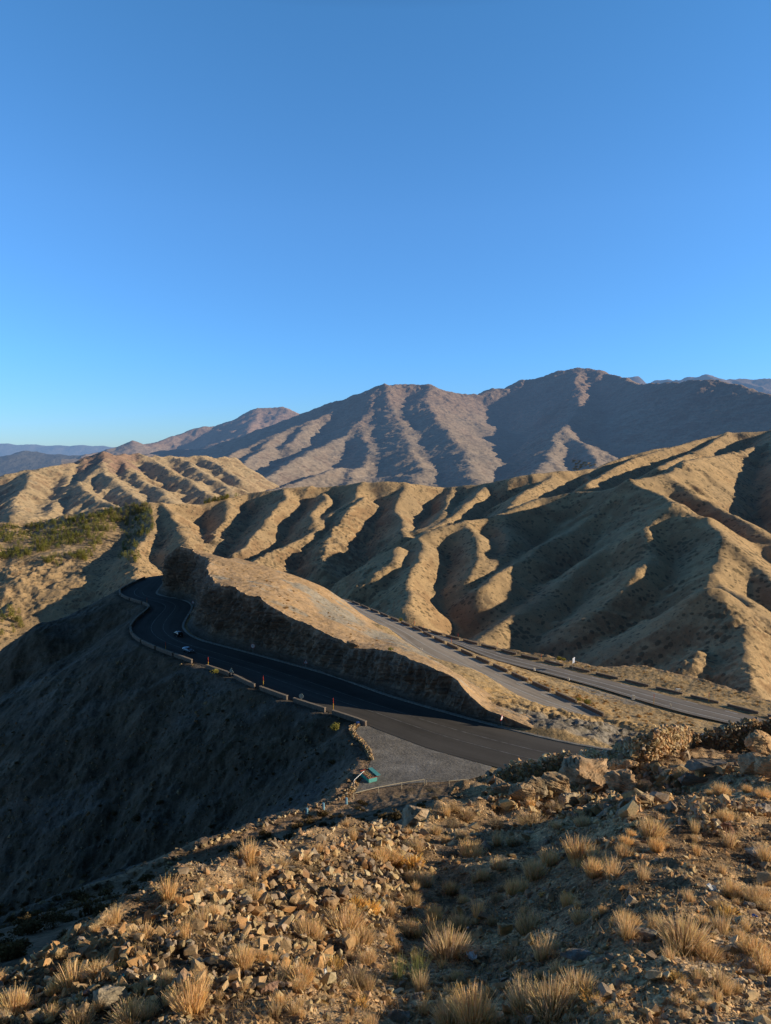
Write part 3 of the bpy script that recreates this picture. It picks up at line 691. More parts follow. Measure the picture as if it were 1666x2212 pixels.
def flat_mat(name, col, rough=.8, nsc=3.0, amt=.35, spec=.2, bump=0.0, metal=0):
    m, nt = new_mat(name); N = NT(nt); pos = N.n('ShaderNodeNewGeometry').outputs['Position']
    n = N.noise(pos, nsc, 5, .65); c = N.mix(N.ramp(n, [(.3, 0.0), (.7, 1.0)]), tuple(x * (1 - amt) for x in col), tuple(min(x * (1 + amt * .5), 1) for x in col))
    finish(N, c, rough, n if bump else None, None, spec, 1.0, bump or 1.0, metal); return m
m_paint = flat_mat('road_paint', (.80, .77, .70), .7, 2.0, .5); m_kerb = flat_mat('kerb_concrete', (.36, .33, .29), .85, 1.5, .4)
def line_on(name, A, B, f, width, mat, parent, dash=None, crown=.12, i0=0, i1=None, lift=.02):
    C = A * (1 - f) + B * f; C = C[i0:i1].copy(); C[:, 2] += crown * (1 - (2 * f - 1) ** 2) + lift
    C = resample(C, max(int(np.linalg.norm(np.diff(C[:, :2], axis=0), axis=1).sum() / 1.0), 4))
    t = np.gradient(C[:, :2], axis=0); t /= np.linalg.norm(t, axis=1)[:, None] + 1e-9; n = np.stack([-t[:, 1], t[:, 0]], 1)
    Vv = []; Ff = []
    for i in range(len(C)):
        for s_ in (-1, 1): Vv.append((C[i, 0] + n[i, 0] * width / 2 * s_, C[i, 1] + n[i, 1] * width / 2 * s_, C[i, 2]))
    for i in range(len(C) - 1):
        if dash and (i % dash[1]) >= dash[0]: continue
        Ff.append((2 * i, 2 * i + 1, 2 * i + 3, 2 * i + 2))
    return link(name, mesh_np(name, Vv, Ff, False), mat, parent)
for par, A, B in ((lower_road, L2, R2), (valley_road, L3, R3)):
    line_on('edge_line', A, B, .12, .34, m_paint, par); line_on('edge_line', A, B, .93, .24, m_paint, par)
    line_on('lane_line', A, B, .42, .32, m_paint, par); line_on('lane_dashes', A, B, .70, .34, m_paint, par, (4, 13))
m_paintd = flat_mat('faint_road_paint', (.26, .25, .235), .7, .6, .7)
line_on('lane_line', EL, ER, .38, .2, m_paintd, main_road, i0=30); line_on('lane_line', EL, ER, .62, .2, m_paintd, main_road, i0=40)
# kerb along the foot of the rock face: a gutter and a low step
def kerb(name, E, side, mat, w=.7, h=.16, i0=0, i1=None, off=.2):
    C = resample(E[i0:i1], int(np.linalg.norm(np.diff(E[i0:i1, :2], axis=0), axis=1).sum() / 1.2))
    t = np.gradient(C[:, :2], axis=0); t /= np.linalg.norm(t, axis=1)[:, None] + 1e-9; n = np.stack([-t[:, 1], t[:, 0]], 1) * side
    prof = [(off, -.3), (off, h * .9), (off + .06, h), (off + w, h + .03), (off + w + .05, h), (off + w + .08, -.3)]
    G = np.array([[(C[i, 0] + n[i, 0] * a, C[i, 1] + n[i, 1] * a, C[i, 2] + b + .03 * math.sin(i * 1.7)) for i in range(len(C))] for a, b in prof])
    return tag(link(name, mesh_np(name, G.reshape(-1, 3), grid_faces(len(prof), len(C)), False), mat), kind='structure')
ct = (EL + ER) / 2; tt = np.gradient(ct[:, :2], axis=0); sidek = np.sign((np.stack([-tt[:, 1], tt[:, 0]], 1) * (ER - EL)[:, :2]).sum(1).mean())
kerb('kerb', i1, sidek, m_kerb)
# gravel bench
def gravel_sheet():
    from mathutils.geometry import delaunay_2d_cdt
    pts = [Vector((p[0], p[1])) for p in resample([q for q in PARK] + [PARK[0]], 160)[:-1]]
    nb = len(pts); xs = [p.x for p in pts]; ys = [p.y for p in pts]; P2 = [tuple(p) for p in pts]
    for x in np.arange(min(xs), max(xs), 1.2):
        for y in np.arange(min(ys), max(ys), 1.2):
            if in_poly(np.array([x]), np.array([y]), P2)[0]: pts.append(Vector((x + random.uniform(-.3, .3), y + random.uniform(-.3, .3))))
    vo, eo, fo, *_ = delaunay_2d_cdt(pts, [(i, (i + 1) % nb) for i in range(nb)], [], 1, 1e-5)
    Vv = np.array([(v.x, v.y, ZR - .06 + .03 * mnoise.noise((v.x / 2, v.y / 2, 0))) for v in vo])
    x, y = Vv[:, 0], Vv[:, 1]; n = fbm(x / 9, y / 5, 5, 211); k = (sstep(n, .2, .9) * .7)[:, None]
    cc = np.array([.25, .225, .195]) * (1 - k) + np.array([.38, .34, .29]) * k
    me = mesh_np('gravel_bench', Vv, [tuple(f) for f in fo if len(f) == 3], True, col=cc)
    m = terrain_mat('gravel', 5.0, bump=.06, contrast=1.1)
    return tag(link('gravel_bench', me, m), kind='structure')
gravel_sheet()
# ------------------------------------------------------------------ the hillside underfoot
q = lambda x, y: (x, y)
fg = [(-300, 2212, 5.9), (0, 2212, 5.8), (400, 2212, 5.6), (833, 2212, 5.5), (1250, 2212, 5.4), (1666, 2212, 5.1), (2000, 2212, 4.9), (833, 2600, 3.4), (0, 2600, 3.5), (1700, 2600, 3.2),
 (0, 2100, 7.2), (400, 2080, 7.5), (833, 2080, 7.6), (1250, 2080, 7.4), (1666, 2080, 6.7), (350, 1965, 9.6), (600, 1950, 10.8), (833, 1950, 11.0), (1250, 1950, 11.4), (1666, 1950, 10.2),
 (600, 1868, 13.2), (720, 1830, 15), (820, 1800, 17), (885, 1785, 19), (1100, 1850, 16.5), (1400, 1850, 15.8), (1666, 1850, 14.5), (950, 1770, 21.5), (1080, 1760, 22.5), (1250, 1760, 22.5), (1500, 1760, 21), (1680, 1750, 19.5),
 (1060, 1712, 26), (1250, 1715, 26.5), (1400, 1690, 28), (1666, 1680, 25), (1331, 1642, 30), (1515, 1606, 40), (1570, 1630, 36), (1700, 1640, 31), (2000, 1700, 24), (1235, 1684, 31), (1073, 1692, 28)]
fgp = [P((x, y), Yv) for x, y, Yv in fg]
fg_t = TPS(fgp, lam=.05)
lip = [P((x, y), Yv) for x, y, Yv in [(-500, 2300, 4.6), (-200, 2150, 5.8), (40, 2056, 6.9), (200, 1995, 8.3), (350, 1950, 9.8), (480, 1905, 11.8), (600, 1862, 13.8), (700, 1830, 15.4), (790, 1800, 18), (885, 1783, 20), (950, 1750, 24), (1000, 1712, 28), (1050, 1675, 32), (1250, 1645, 36), (1400, 1610, 41), (1550, 1590, 46), (1900, 1590, 47), (2600, 1600, 47)]]
lu = np.array([p[0] / p[1] for p in lip]); lY = np.array([p[1] for p in lip])
def swell(X, Y):
    ix = CX + X / (Y * 1.03) * FOC
    return (1 - sstep(Y, 16, 26)) * np.clip(Y, 4, 20) / 12 * np.interp(ix, [-400, 0, 150, 380, 640, 880, 960, 1150, 1360, 1480, 1700, 2200], [.0, .24, .38, .60, .40, -.12, -.12, .12, .70, .68, .32, -.6])
def fg_height(X, Y, detail=True):
    H = fg_t(X, Y) + swell(X, Y) - .35 * np.maximum(X - .60 * Y, 0); d = Y - np.interp(X / Y, lu, lY)
    H = H - 1.15 * (np.sqrt(np.maximum(d + .3, 0) ** 2 + .3) - .55) * (d > -.3)
    if detail:
        H = H + .24 * fbm(X / 2.6, Y / 2.6, 4, 301) * sstep(Y, 3, 10) + .075 * fbm(X / .7, Y / .7, 4, 303) + .35 * sstep(Y, 10, 24) * fbm(X / 5, Y / 5, 3, 305)
    return H
def gz(x, y): return float(fg_height(np.array([[float(x)]]), np.array([[float(y)]]))[0, 0])
X, Y = fan(-.95, 1.15, 900, 2.0, 75, 620)
H = fg_height(X, Y)
H = H + .012 * fbm(X / .07, Y / .07, 3, 307) * sstep(Y, 18, 6)
n1 = fbm(X / 2.2, Y / 2.2, 5, 311)[..., None]; n2 = fbm(X / .35, Y / .35, 4, 313)[..., None]
c = np.array([.28, .19, .11]) * (1 + .3 * n1 + .3 * n2)
k = sstep(n1, -.1, .5); c = c * (1 - k * .7) + np.array([.60, .41, .225]) * (1 + .3 * n2) * k * .7
HEAP = [(610, 1868), (690, 1842), (790, 1806), (880, 1795), (925, 1830), (905, 1900), (850, 1960), (800, 2010), (760, 2080), (640, 2140), (420, 2180), (180, 2212), (-60, 2230), (-60, 2120), (60, 2075), (180, 2040), (300, 1995), (400, 1952), (520, 1905)]
dp_ = Y * cp - H * sp; ipx = CX + X / dp_ * FOC; ipy = CY - (Y * sp + H * cp) / dp_ * FOC
hk = (in_poly(ipx, ipy, HEAP) & (Y < 24))[..., None]; c = np.where(hk, c * .42, c)  # soil under the heap darkened to paint the shade between stones
pd = np.exp(-(((ipx - 1600) / 130) ** 2 + ((ipy - 2090) / 60) ** 2))[..., None]; c = c * (1 - pd) + np.array([.60, .46, .31]) * pd
c = np.clip(c, .02, 1).reshape(-1, 3)
m_fg = terrain_mat('stony_soil', 9.0, bump=.03, contrast=1.0, fine=1.2, pebble=.035)
tag(link('ground', mesh_np('hillside', np.stack([X, Y, H], -1).reshape(-1, 3), grid_faces(*X.shape), col=c), m_fg), kind='structure')
# ------------------------------------------------------------------ stones, boulders, dry-stone walls
def hit(px, py):
    """where the sight line through a photo point meets the ground"""
    s = slope_of((px, py)); x, y, z = ray(px, py); u = x / y
    Ys = np.geomspace(3, 70, 900)[None, :]; Xs = u * Ys; Hf = fg_height(Xs, Ys)
    k = np.nonzero(Hf[0] >= -s * Ys[0])[0]
    if len(k): return (Xs[0, k[0]], Ys[0, k[0]], Hf[0, k[0]])
    j = int(np.clip(np.searchsorted(NX[0] / NY[0], u), 0, NX.shape[1] - 1))
    k = np.nonzero((NH[:, j] >= -s * NY[:, j]) & (NY[:, j] > 55))[0]
    if len(k): return (NX[k[0], j], NY[k[0], j], NH[k[0], j])
    return None
def hull(n, sx, sy, sz, seed, subdiv=0, rough=.0, strata=0.0):
    r = random.Random(seed); bm = bmesh.new()
    for i in range(n):
        v = Vector((r.gauss(0, 1), r.gauss(0, 1), r.gauss(0, 1))).normalized(); k = r.uniform(.82, 1.05)
        v = Vector((math.copysign(abs(v.x) ** .75, v.x), math.copysign(abs(v.y) ** .75, v.y), math.copysign(abs(v.z) ** .75, v.z)))
        bm.verts.new((v.x * sx * k, v.y * sy * k, v.z * sz * k))
    res = bmesh.ops.convex_hull(bm, input=bm.verts)
    bmesh.ops.delete(bm, geom=[g for g in res['geom_unused'] if isinstance(g, bmesh.types.BMVert)], context='VERTS')
    if subdiv:
        bmesh.ops.triangulate(bm, faces=bm.faces)
        for _ in range(subdiv): 
            bmesh.ops.subdivide_edges(bm, edges=bm.edges, cuts=1, use_grid_fill=True); bmesh.ops.triangulate(bm, faces=bm.faces)
        bmesh.ops.smooth_vert(bm, verts=bm.verts, factor=.25, use_axis_x=True, use_axis_y=True, use_axis_z=True)
        S0 = (sx + sy + sz) / 3; off = Vector((seed * 3.7, seed * 1.3, 0))
        bm.normal_update()
        mv = []
        for v in bm.verts:
            p = v.co / S0 * 1.6 + off
            d = mnoise.fractal(p, .9, 2.1, 5) * rough * S0
            if strata: d += strata * S0 * (abs(mnoise.noise(Vector((p.x * .7, p.y * .7, p.z * 6 + p.x * 1.5)))) - .3)
            mv.append(v.normal * d)
        for v, d in zip(bm.verts, mv): v.co += d
    bmesh.ops.recalc_face_normals(bm, faces=bm.faces)
    return bm
def bm_arrays(bm):
    bmesh.ops.triangulate(bm, faces=bm.faces); bm.verts.ensure_lookup_table()
    V = np.array([v.co[:] for v in bm.verts]); Fc = np.array([[v.index for v in f.verts] for f in bm.faces]); bm.free(); return V, Fc
STONE = [bm_arrays(hull(random.choice((9, 11, 13)), 1, random.uniform(.65, .95), random.uniform(.45, .8), 100 + i)) for i in range(16)]
def stone_mat(name, nsc, base_fac=1.0, bump=.01, objrand=True):
    m, nt = new_mat(name); N = NT(nt)
    pos = N.n('ShaderNodeNewGeometry').outputs['Position']; at = N.n('ShaderNodeVertexColor', layer_name='col').outputs[0]
    n = N.noise(pos, nsc, 6, .7); n2 = N.noise(pos, nsc * .25, 3, .6)
    c = N.mix(1.0, at, N.ramp(n, [(.25, .55), (.55, 1.0), (.8, 1.4)]), 'MULTIPLY')
    c = N.mix(N.ramp(n2, [(.45, 0.0), (.7, .6)]), c, N.mix(1.0, c, (1.15, .88, .66), 'MULTIPLY'))
    if objrand:
        orr = N.n('ShaderNodeObjectInfo').outputs['Random']
        c = N.mix(1.0, c, N.ramp(orr, [(0, (.62, .60, .62)), (.25, (1.0, .92, .82)), (.5, (1.15, .86, .62)), (.62, (1.0, .78, .55)), (.8, (.88, .86, .84)), (1, (1.2, 1.08, .90))]), 'MULTIPLY')
    finish(N, c, .9, n, None, .15, .7, bump); return m
m_stone = stone_mat('rubble_stone', 30.0, bump=.012); m_boul = stone_mat('boulder_rock', 9.0, bump=.03)
m_wall = stone_mat('dry_stone', 22.0, bump=.012, objrand=False)
SC = np.array([[.52, .38, .20], [.46, .335, .18], [.54, .40, .24], [.38, .30, .22], [.50, .30, .15], [.33, .255, .19], [.56, .45, .28], [.42, .27, .16]])
def rotm(r):
    e = Matrix.Rotation(r.uniform(0, 6.28), 3, 'Z') @ Matrix.Rotation(r.uniform(-.9, .9), 3, 'X') @ Matrix.Rotation(r.uniform(-.9, .9), 3, 'Y'); return np.array(e)
def merge_stones(items, seed=1, flat=True, cols=SC):
    """items: (x,y,z,size) -> one mesh of many small stones"""
    r = random.Random(seed); VV = []; FF = []; CC = []; o = 0
    for x, y, z, s in items:
        V, Fc = STONE[r.randrange(len(STONE))]; Vr = (V * s) @ rotm(r).T + (x, y, z)
        VV.append(Vr); FF.append(Fc + o); o += len(V)
        c = cols[r.randrange(len(cols))] * r.uniform(.65, 1.25); CC.append(np.repeat(c[None], len(V), 0))
    return mesh_np('stones', np.concatenate(VV), np.concatenate(FF), False, col=np.clip(np.concatenate(CC), 0, 1))
# the rubble heap: outline in the photo, thinning outwards
HEAP = [(610, 1868), (690, 1842), (790, 1806), (880, 1795), (925, 1830), (905, 1900), (850, 1960), (800, 2010), (760, 2080), (640, 2140), (420, 2180), (180, 2212), (-60, 2230), (-60, 2120), (60, 2075), (180, 2040), (300, 1995), (400, 1952), (520, 1905)]
HW = [hit(*p) for p in HEAP]; HW = [p for p in HW if p]; hpoly = [(p[0], p[1]) for p in HW]
xs_, ys_ = [p[0] for p in hpoly], [p[1] for p in hpoly]
N_ = 40000
hx = rng.uniform(min(xs_), max(xs_), N_); hy = np.exp(rng.uniform(math.log(min(ys_)), math.log(max(ys_)), N_))
k = in_poly(hx, hy, hpoly); hx, hy = hx[k], hy[k]
dens_ = fbm(hx / 1.1, hy / 1.1, 3, 401); keep = dens_ > rng.uniform(-1.9, -.2, len(hx)); hx, hy = hx[keep], hy[keep]
px_ = np.abs(hy) ; hz = fg_height(hx[None], hy[None])[0]
sz = np.clip(rng.lognormal(math.log(.060), .40, len(hx)), .02, .11) * np.clip(hy / 11, .5, 1.6) ** .6
# dune up the heap a little: stones lie on stones
lift = .35 * sz + rng.uniform(0, .05, len(hx)) * (dens_[keep] > 0)
app = sz / hy; order = np.argsort(-app)
big = order[:160]; rest = order[160:18500]
tag(link('rubble', merge_stones([(hx[i], hy[i], hz[i] + lift[i], sz[i]) for i in rest], 5, cols=SC * 1.22), m_wall), kind='stuff', label='heap of small broken tan stones on the near slope', cat='rubble')
STM = []
for i, (V, Fc) in enumerate(STONE):
    me = mesh_np('stone', V, Fc, False, col=np.repeat(np.array([[.58, .43, .26]]), len(V), 0)); me.materials.append(m_stone); STM.append(me)
def stone_obj(x, y, z, s, r, group, label, name='stone', cat='stone'):
    o = link(name, STM[r.randrange(len(STM))], None, None, (x, y, z), (r.uniform(-.8, .8), r.uniform(-.8, .8), r.uniform(0, 6.28)), (s * r.uniform(.85, 1.15), s, s * r.uniform(.8, 1.1)))
    return tag(o, label, cat, group)
r_ = random.Random(4)
for i in big: stone_obj(hx[i], hy[i], hz[i] + lift[i] * 1.1, sz[i] * 1.15, r_, 'larger stones lying on the rubble heap', 'angular tan stone lying loose on top of the rubble heap')
# scattered grit and chips over the whole slope
N_ = 70000
gx = rng.uniform(-.72, .80, N_); gy = np.exp(rng.uniform(math.log(4.2), math.log(38), N_)); gx = gx * gy
lk = gy < np.interp(gx / gy, lu, lY) + .6; dn = fbm(gx / 1.5, gy / 1.5, 3, 403); lk &= dn > rng.uniform(-1.0, .8, N_); gx, gy = gx[lk], gy[lk]
gh = fg_height(gx[None], gy[None])[0]; gs = np.clip(rng.lognormal(math.log(.020), .62, len(gx)), .008, .13) * np.clip(gy / 12, .75, 2.2)
m_ = slice(0, 26000)
tag(link('rubble', merge_stones([(a, b, c_ + s_ * .25, s_) for a, b, c_, s_ in zip(gx[m_], gy[m_], gh[m_], gs[m_])], 6, cols=SC * 1.05), m_wall), kind='stuff', label='loose chips and grit scattered over the near slope', cat='rubble')

# single boulders and slabs: px centre of foot, width px, height/width, depth/width, label, colour
def boulder(px, py, wpx, hr, dr_, label, col=(.40, .31, .21), seed=0, rz=None, sub=3, rough=.10, strata=.10, name='boulder', up=.30, tilt=0, n=14, group=None):
    p = hit(px, py); w_ = wpx / FOC * p[1] * 1.02; sx = w_ / 2
    bm = hull(n, sx, sx * dr_, sx * hr, seed + 7, sub, rough, strata); V, Fc = bm_arrays(bm)
    c = np.array(col)[None] * (1 + .35 * np.array([mnoise.fractal(Vector(v) / sx * 1.3 + Vector((seed, 0, 0)), .9, 2.1, 4) for v in V]))[:, None]
    me = mesh_np(name, V, Fc, False, col=np.clip(c, .02, 1))
    o = link(name, me, m_boul2, None, (p[0], p[1] + sx * dr_ * .3, p[2] + sx * hr * up), (tilt, random.Random(seed).uniform(-.15, .15), rz if rz is not None else random.Random(seed).uniform(-.6, .6)))
    return tag(o, label, 'boulder', group)
m_boul2 = stone_mat('outcrop_rock', 7.0, bump=.035, objrand=False)
c6w = lambda x, y: c6(x, y)
BL = [
 (c7(130, 440), 82, .95, .8, 'big lumpy tan boulder standing above the bare path, beside the top of the rubble heap', (.50, .38, .26)),
 (c6(1560, 302), 26, 1.0, .7, 'upright grey-tan block standing on the far lip of the rubble heap', (.42, .34, .26)),
 (c6(1425, 590), 38, 1.0, .9, 'squat square block among the straw grass in the middle of the rubble heap', (.45, .33, .21)),
 (c6(475, 1010), 92, .55, .7, 'large smooth pale boulder at the bottom left, among the straw grass', (.50, .41, .29)),
 (c6(1155, 960), 66, .40, .7, 'flat pinkish slab with a hollow top lying low on the rubble heap', (.42, .27, .19)),
 (c6(385, 775), 44, .55, .6, 'low rounded grey-brown rock on the left lip of the slope', (.34, .25, .19)),
 (c6(370, 968), 22, .8, .8, 'small purplish stone beside the large smooth pale boulder', (.32, .19, .16)),
 (c7(522, 905), 48, .85, .8, 'ochre block with a sharp top alone on the dark ground', (.50, .34, .18)),
 (c7(1125, 925), 70, .40, .55, 'flat grey slab lying at the centre right beside a grass clump', (.27, .25, .22)),
 (c7(850, 1010), 105, .22, .4, 'long thin slab lying flush with the dark ground', (.30, .27, .23)),
 (c7(1455, 885), 44, .7, .8, 'dark blocky rock under the grass clumps at the right', (.17, .14, .12)),
 (c7(1412, 785), 30, .9, .7, 'yellowish wedge of rock leaning up at the right', (.52, .36, .19)),
 (c7(1600, 560), 48, .45, .7, 'smooth pale boulder beside the dirt track at the right edge', (.50, .44, .35)),
 (c7(1482, 468), 34, .85, .8, 'reddish brown rounded boulder at the foot of the loose stone pile', (.36, .19, .13)),
 (c7(1532, 365), 38, .6, .8, 'dark red boulder set in the low stone row near the right edge', (.34, .15, .11)),
 (c7(1630, 380), 46, .6, .8, 'rough whitish boulder at the right end of the low stone row', (.50, .42, .35)),
 (c7(1347, 338), 38, .7, .8, 'square-cut tan block on the head of the low stone row', (.52, .38, .23)),
 (c7(1300, 165), 32, 1.45, .6, 'tall pointed standing stone in front of the shaded wall', (.42, .31, .21)),
 (c7(1250, 210), 36, .9, .7, 'split tan rock just left of and before the standing stone', (.50, .37, .23)),
 (c7(1400, 205), 110, .32, .5, 'long flat ledge of rock below the standing stone', (.36, .29, .22)),
 (c7(1340, 248), 78, .40, .6, 'low humped slab with dry grass growing over it', (.36, .26, .19)),
 (c7(60, 1290), 62, .35, .8, 'grey-green flat slab at the bottom, left of centre', (.30, .27, .21)),
 (c7(140, 1180), 34, .5, .7, 'small grey slab near the bottom beside the tall green-grey weed', (.25, .23, .21)),
 (c7(1575, 790), 30, .6, .8, 'small grey stone among the grass near the right edge', (.33, .28, .23)),
 (c7(75, 470), 30, .45, .7, 'thin tan slab at the foot of the big lumpy boulder', (.46, .37, .27)),
 (c7(620, 470), 26, .35, .7, 'small pale flat stone on the dark slope below the outcrop', (.50, .40, .29)),
 (c7(1645, 620), 34, .6, .7, 'tan block at the edge of the dirt track by the right border', (.48, .36, .24)),
]
for i, (q_, wpx, hr, dr_, lab, col) in enumerate(BL): boulder(q_[0], q_[1], wpx, hr, dr_, lab, col, seed=20 + i)
OC = [   # the outcrop under the walls and at the right edge
 (c7(870, 262), 118, .60, .9, 'largest grey-brown crag of the outcrop, under the left dry stone wall', (0.499, 0.348, 0.219)),
 (c7(950, 260), 62, .66, .9, 'cracked crag wedged right of the largest one', (0.459, 0.317, 0.204)),
 (c7(1045, 285), 100, .50, .9, 'broad rounded crag at the right end of the outcrop', (0.527, 0.354, 0.209)),
 (c7(735, 300), 80, .70, .8, 'faceted grey-brown crag left of the largest one, in shade', (0.405, 0.305, 0.194)),
 (c7(660, 310), 64, .75, .8, 'broken grey crag in the shaded foot of the outcrop', (0.365, 0.287, 0.194)),
 (c7(590, 330), 62, .8, .7, 'tilted grey slab leaning at the left end of the outcrop', (0.419, 0.317, 0.204)),
 (c7(500, 310), 66, .7, .7, 'dark grey crag at the left tip of the outcrop', (0.365, 0.268, 0.173)),
 (c7(1030, 200), 74, .40, .6, 'flat-topped sunlit rock behind the broad rounded crag', (0.621, 0.403, 0.214)),
 (c7(1130, 345), 40, .7, .8, 'pale grey pointed rock fallen below the outcrop', (0.567, 0.439, 0.286)),
 (c7(805, 355), 62, .55, .8, 'light grey jagged rock fallen at the foot of the outcrop', (0.513, 0.403, 0.275)),
 (c7(880, 385), 40, .7, .6, 'whitish sliver of rock standing below the outcrop', (0.567, 0.464, 0.316)),
 (c7(1625, 150), 74, 1.0, .8, 'tall tan crag at the right border, topmost of three', (0.594, 0.403, 0.224)),
 (c7(1590, 215), 64, .95, .8, 'rounded crag at the right border, left of the other two', (0.486, 0.342, 0.214)),
 (c7(1660, 240), 66, 1.05, .8, 'crag cut by the right border, lowest of three', (0.567, 0.366, 0.204)),
]
for i, (q_, wpx, hr, dr_, lab, col) in enumerate(OC): boulder(q_[0], q_[1], wpx, hr, dr_, lab, col, seed=60 + i, sub=4, rough=.10, strata=.15, name='crag', up=.55, n=18)['category'] = 'crag'
for q_, wpx, hr, dr_, lab, col in (): pass
CR = [c7(440, 200), c7(700, 170), c7(1290, 180), c7(1290, 300), c7(1050, 395), c7(700, 400), c7(450, 345)]; it = []; rr_ = random.Random(12)
while len(it) < 1700:
    qx, qy = rr_.uniform(CR[0][0], CR[2][0]), rr_.uniform(CR[1][1], CR[5][1])
    if in_poly(np.array([qx]), np.array([qy]), CR)[0]:
        p = hit(qx, qy)
        if p and p[1] < 50: s_ = min(rr_.lognormvariate(math.log(.085), .5), .32); it.append((p[0], p[1], p[2] + s_ * .3, s_))
tag(link('rubble', merge_stones(it, 15, cols=SC * 1.15), m_wall), kind='stuff', label='broken rock strewn round the outcrop', cat='rubble')
# scattered middling stones, one by one
r_ = random.Random(9); cnt = 0
AREAS = [([c7(480, 330), c7(1290, 250), c7(1666, 330), c7(1666, 700), c7(1150, 620), c7(700, 560), c7(420, 560)], 60, .065, 'stones scattered on the slope below the outcrop', 'loose angular stone on the slope below the outcrop'),
         ([c7(150, 700), c7(900, 700), c7(1666, 760), c7(1666, 1100), c7(900, 1290), c7(100, 1290)], 52, .05, 'stones scattered over the dark ground nearest the camera', 'loose stone on the dark stony ground nearest the camera'),
         ([c7(1150, 180), c7(1560, 180), c7(1600, 300), c7(1200, 330), c7(1100, 250)], 26, .10, 'stones strewn before the shaded wall', 'rough stone strewn on the ground before the shaded wall')]
for poly, n, s0, grp, lab in AREAS:
    k_ = 0; xs2, ys2 = [p[0] for p in poly], [p[1] for p in poly]
    while k_ < n:
        qx, qy = r_.uniform(min(xs2), max(xs2)), r_.uniform(min(ys2), max(ys2))
        if not in_poly(np.array([qx]), np.array([qy]), poly)[0]: continue
        p = hit(qx, qy); k_ += 1
        if p is None or p[1] > 50: continue
        s = s0 * r_.lognormvariate(0, .4) * (p[1] / 15) ** .4; stone_obj(p[0], p[1], p[2] + s * .3, s, r_, grp, lab)

# dry-stone walls: courses of stones between a foot line and a top line
def dry_wall(foot, top, label, seed, size=.17, thick=2, Yd=None, cols=SC, dark=1.0, name='dry_stone_wall', cat='wall', flare=0.25):
    r = random.Random(seed); items = []
    F = [hit(*p) for p in foot]
    if Yd: F = [P(p, Yd) for p in foot]
    tx = [p[0] for p in top]; ty = [p[1] for p in top]
    F = resample(F, 60); L = np.linalg.norm(np.diff(F, axis=0), axis=1).sum(); n = max(int(L / (size * 1.0)), 3); F = resample(F, n)
    for i, f in enumerate(F):
        # image x of this foot point -> desired top
        dpt = f[1] * cp - f[2] * sp; ix = CX + f[0] / dpt * FOC
        tyy = np.interp(ix, tx, ty) ; ht = P((ix, tyy), f[1] + .15)[2] - f[2] + r.uniform(-.5, .4) * size
        nh = max(int(ht / (size * .72)), 1)
        for j in range(-1, nh):
            for t in range(thick):
                s = size * .62 * r.lognormvariate(0, .28)
                items.append((f[0] + r.uniform(-.4, .4) * size, f[1] + (t - .1) * size * .9 + r.uniform(-.3, .3) * size - (nh - j) * flare * size * .12, f[2] + (j + .5) * size * .72 + r.uniform(-.2, .2) * size, s))
    o = link(name, merge_stones(items, seed, cols=cols * dark * 1.15), m_wall); return tag(o, label, cat)
dry_wall([c3(735, 1030), c3(850, 1050), c3(960, 1045), c3(1090, 1010), c3(1200, 965), c3(1245, 935)], [c3(735, 950), c3(790, 925), c3(850, 912), c3(930, 885), c3(965, 855), c3(1040, 832), c3(1130, 838), c3(1190, 870), c3(1250, 895)], 'tall sunlit dry stone wall of stacked tan rubble, right of the crags', 11, .17, 3)
dry_wall([c3(20, 1165), c3(150, 1175), c3(260, 1170), c3(330, 1160), c3(470, 1140)], [c3(5, 1095), c3(60, 1100), c3(130, 1045), c3(200, 1048), c3(260, 1045), c3(300, 1002), c3(340, 1012), c3(420, 990), c3(480, 1000)], 'sunlit tumbledown dry stone wall above the grey crags, next to the road', 12, .17, 3, dark=1.4)  # stones coloured lighter to paint sunshine that misses this wall
dry_wall([c3(470, 1080), c3(560, 1060), c3(700, 1050)], [c3(460, 1010), c3(520, 1010), c3(540, 985), c3(600, 965), c3(640, 980), c3(690, 990)], 'low short piece of dry stone wall joining the two taller sunlit ones', 13, .16, 2, dark=1.3)  # stone colour raised here too, to read as sunlit
dry_wall([c3(1260, 960), c3(1400, 985), c3(1550, 975), c3(1700, 960), c3(1850, 950)], [c3(1245, 880), c3(1290, 870), c3(1380, 830), c3(1430, 815), c3(1550, 800), c3(1666, 796), c3(1900, 780)], 'long dry stone wall in deep shade at the right edge, only its top sunlit', 14, .19, 3, dark=.85)  # stones coloured darker for the deep shade on this wall
dry_wall([c7(1330, 430), c7(1400, 470), c7(1450, 480)], [c7(1320, 320), c7(1350, 330), c7(1400, 380), c7(1450, 430)], 'collapsed pile of stones at the left end of the low stone row', 15, .13, 4, name='stone_pile', cat='stone pile')
dry_wall([c7(1340, 395), c7(1450, 390), c7(1560, 392), c7(1666, 390)], [c7(1330, 335), c7(1400, 345), c7(1500, 325), c7(1600, 350), c7(1666, 350)], 'low row of mixed red and tan stones near the right edge', 16, .15, 3, name='stone_row', cat='stone row')

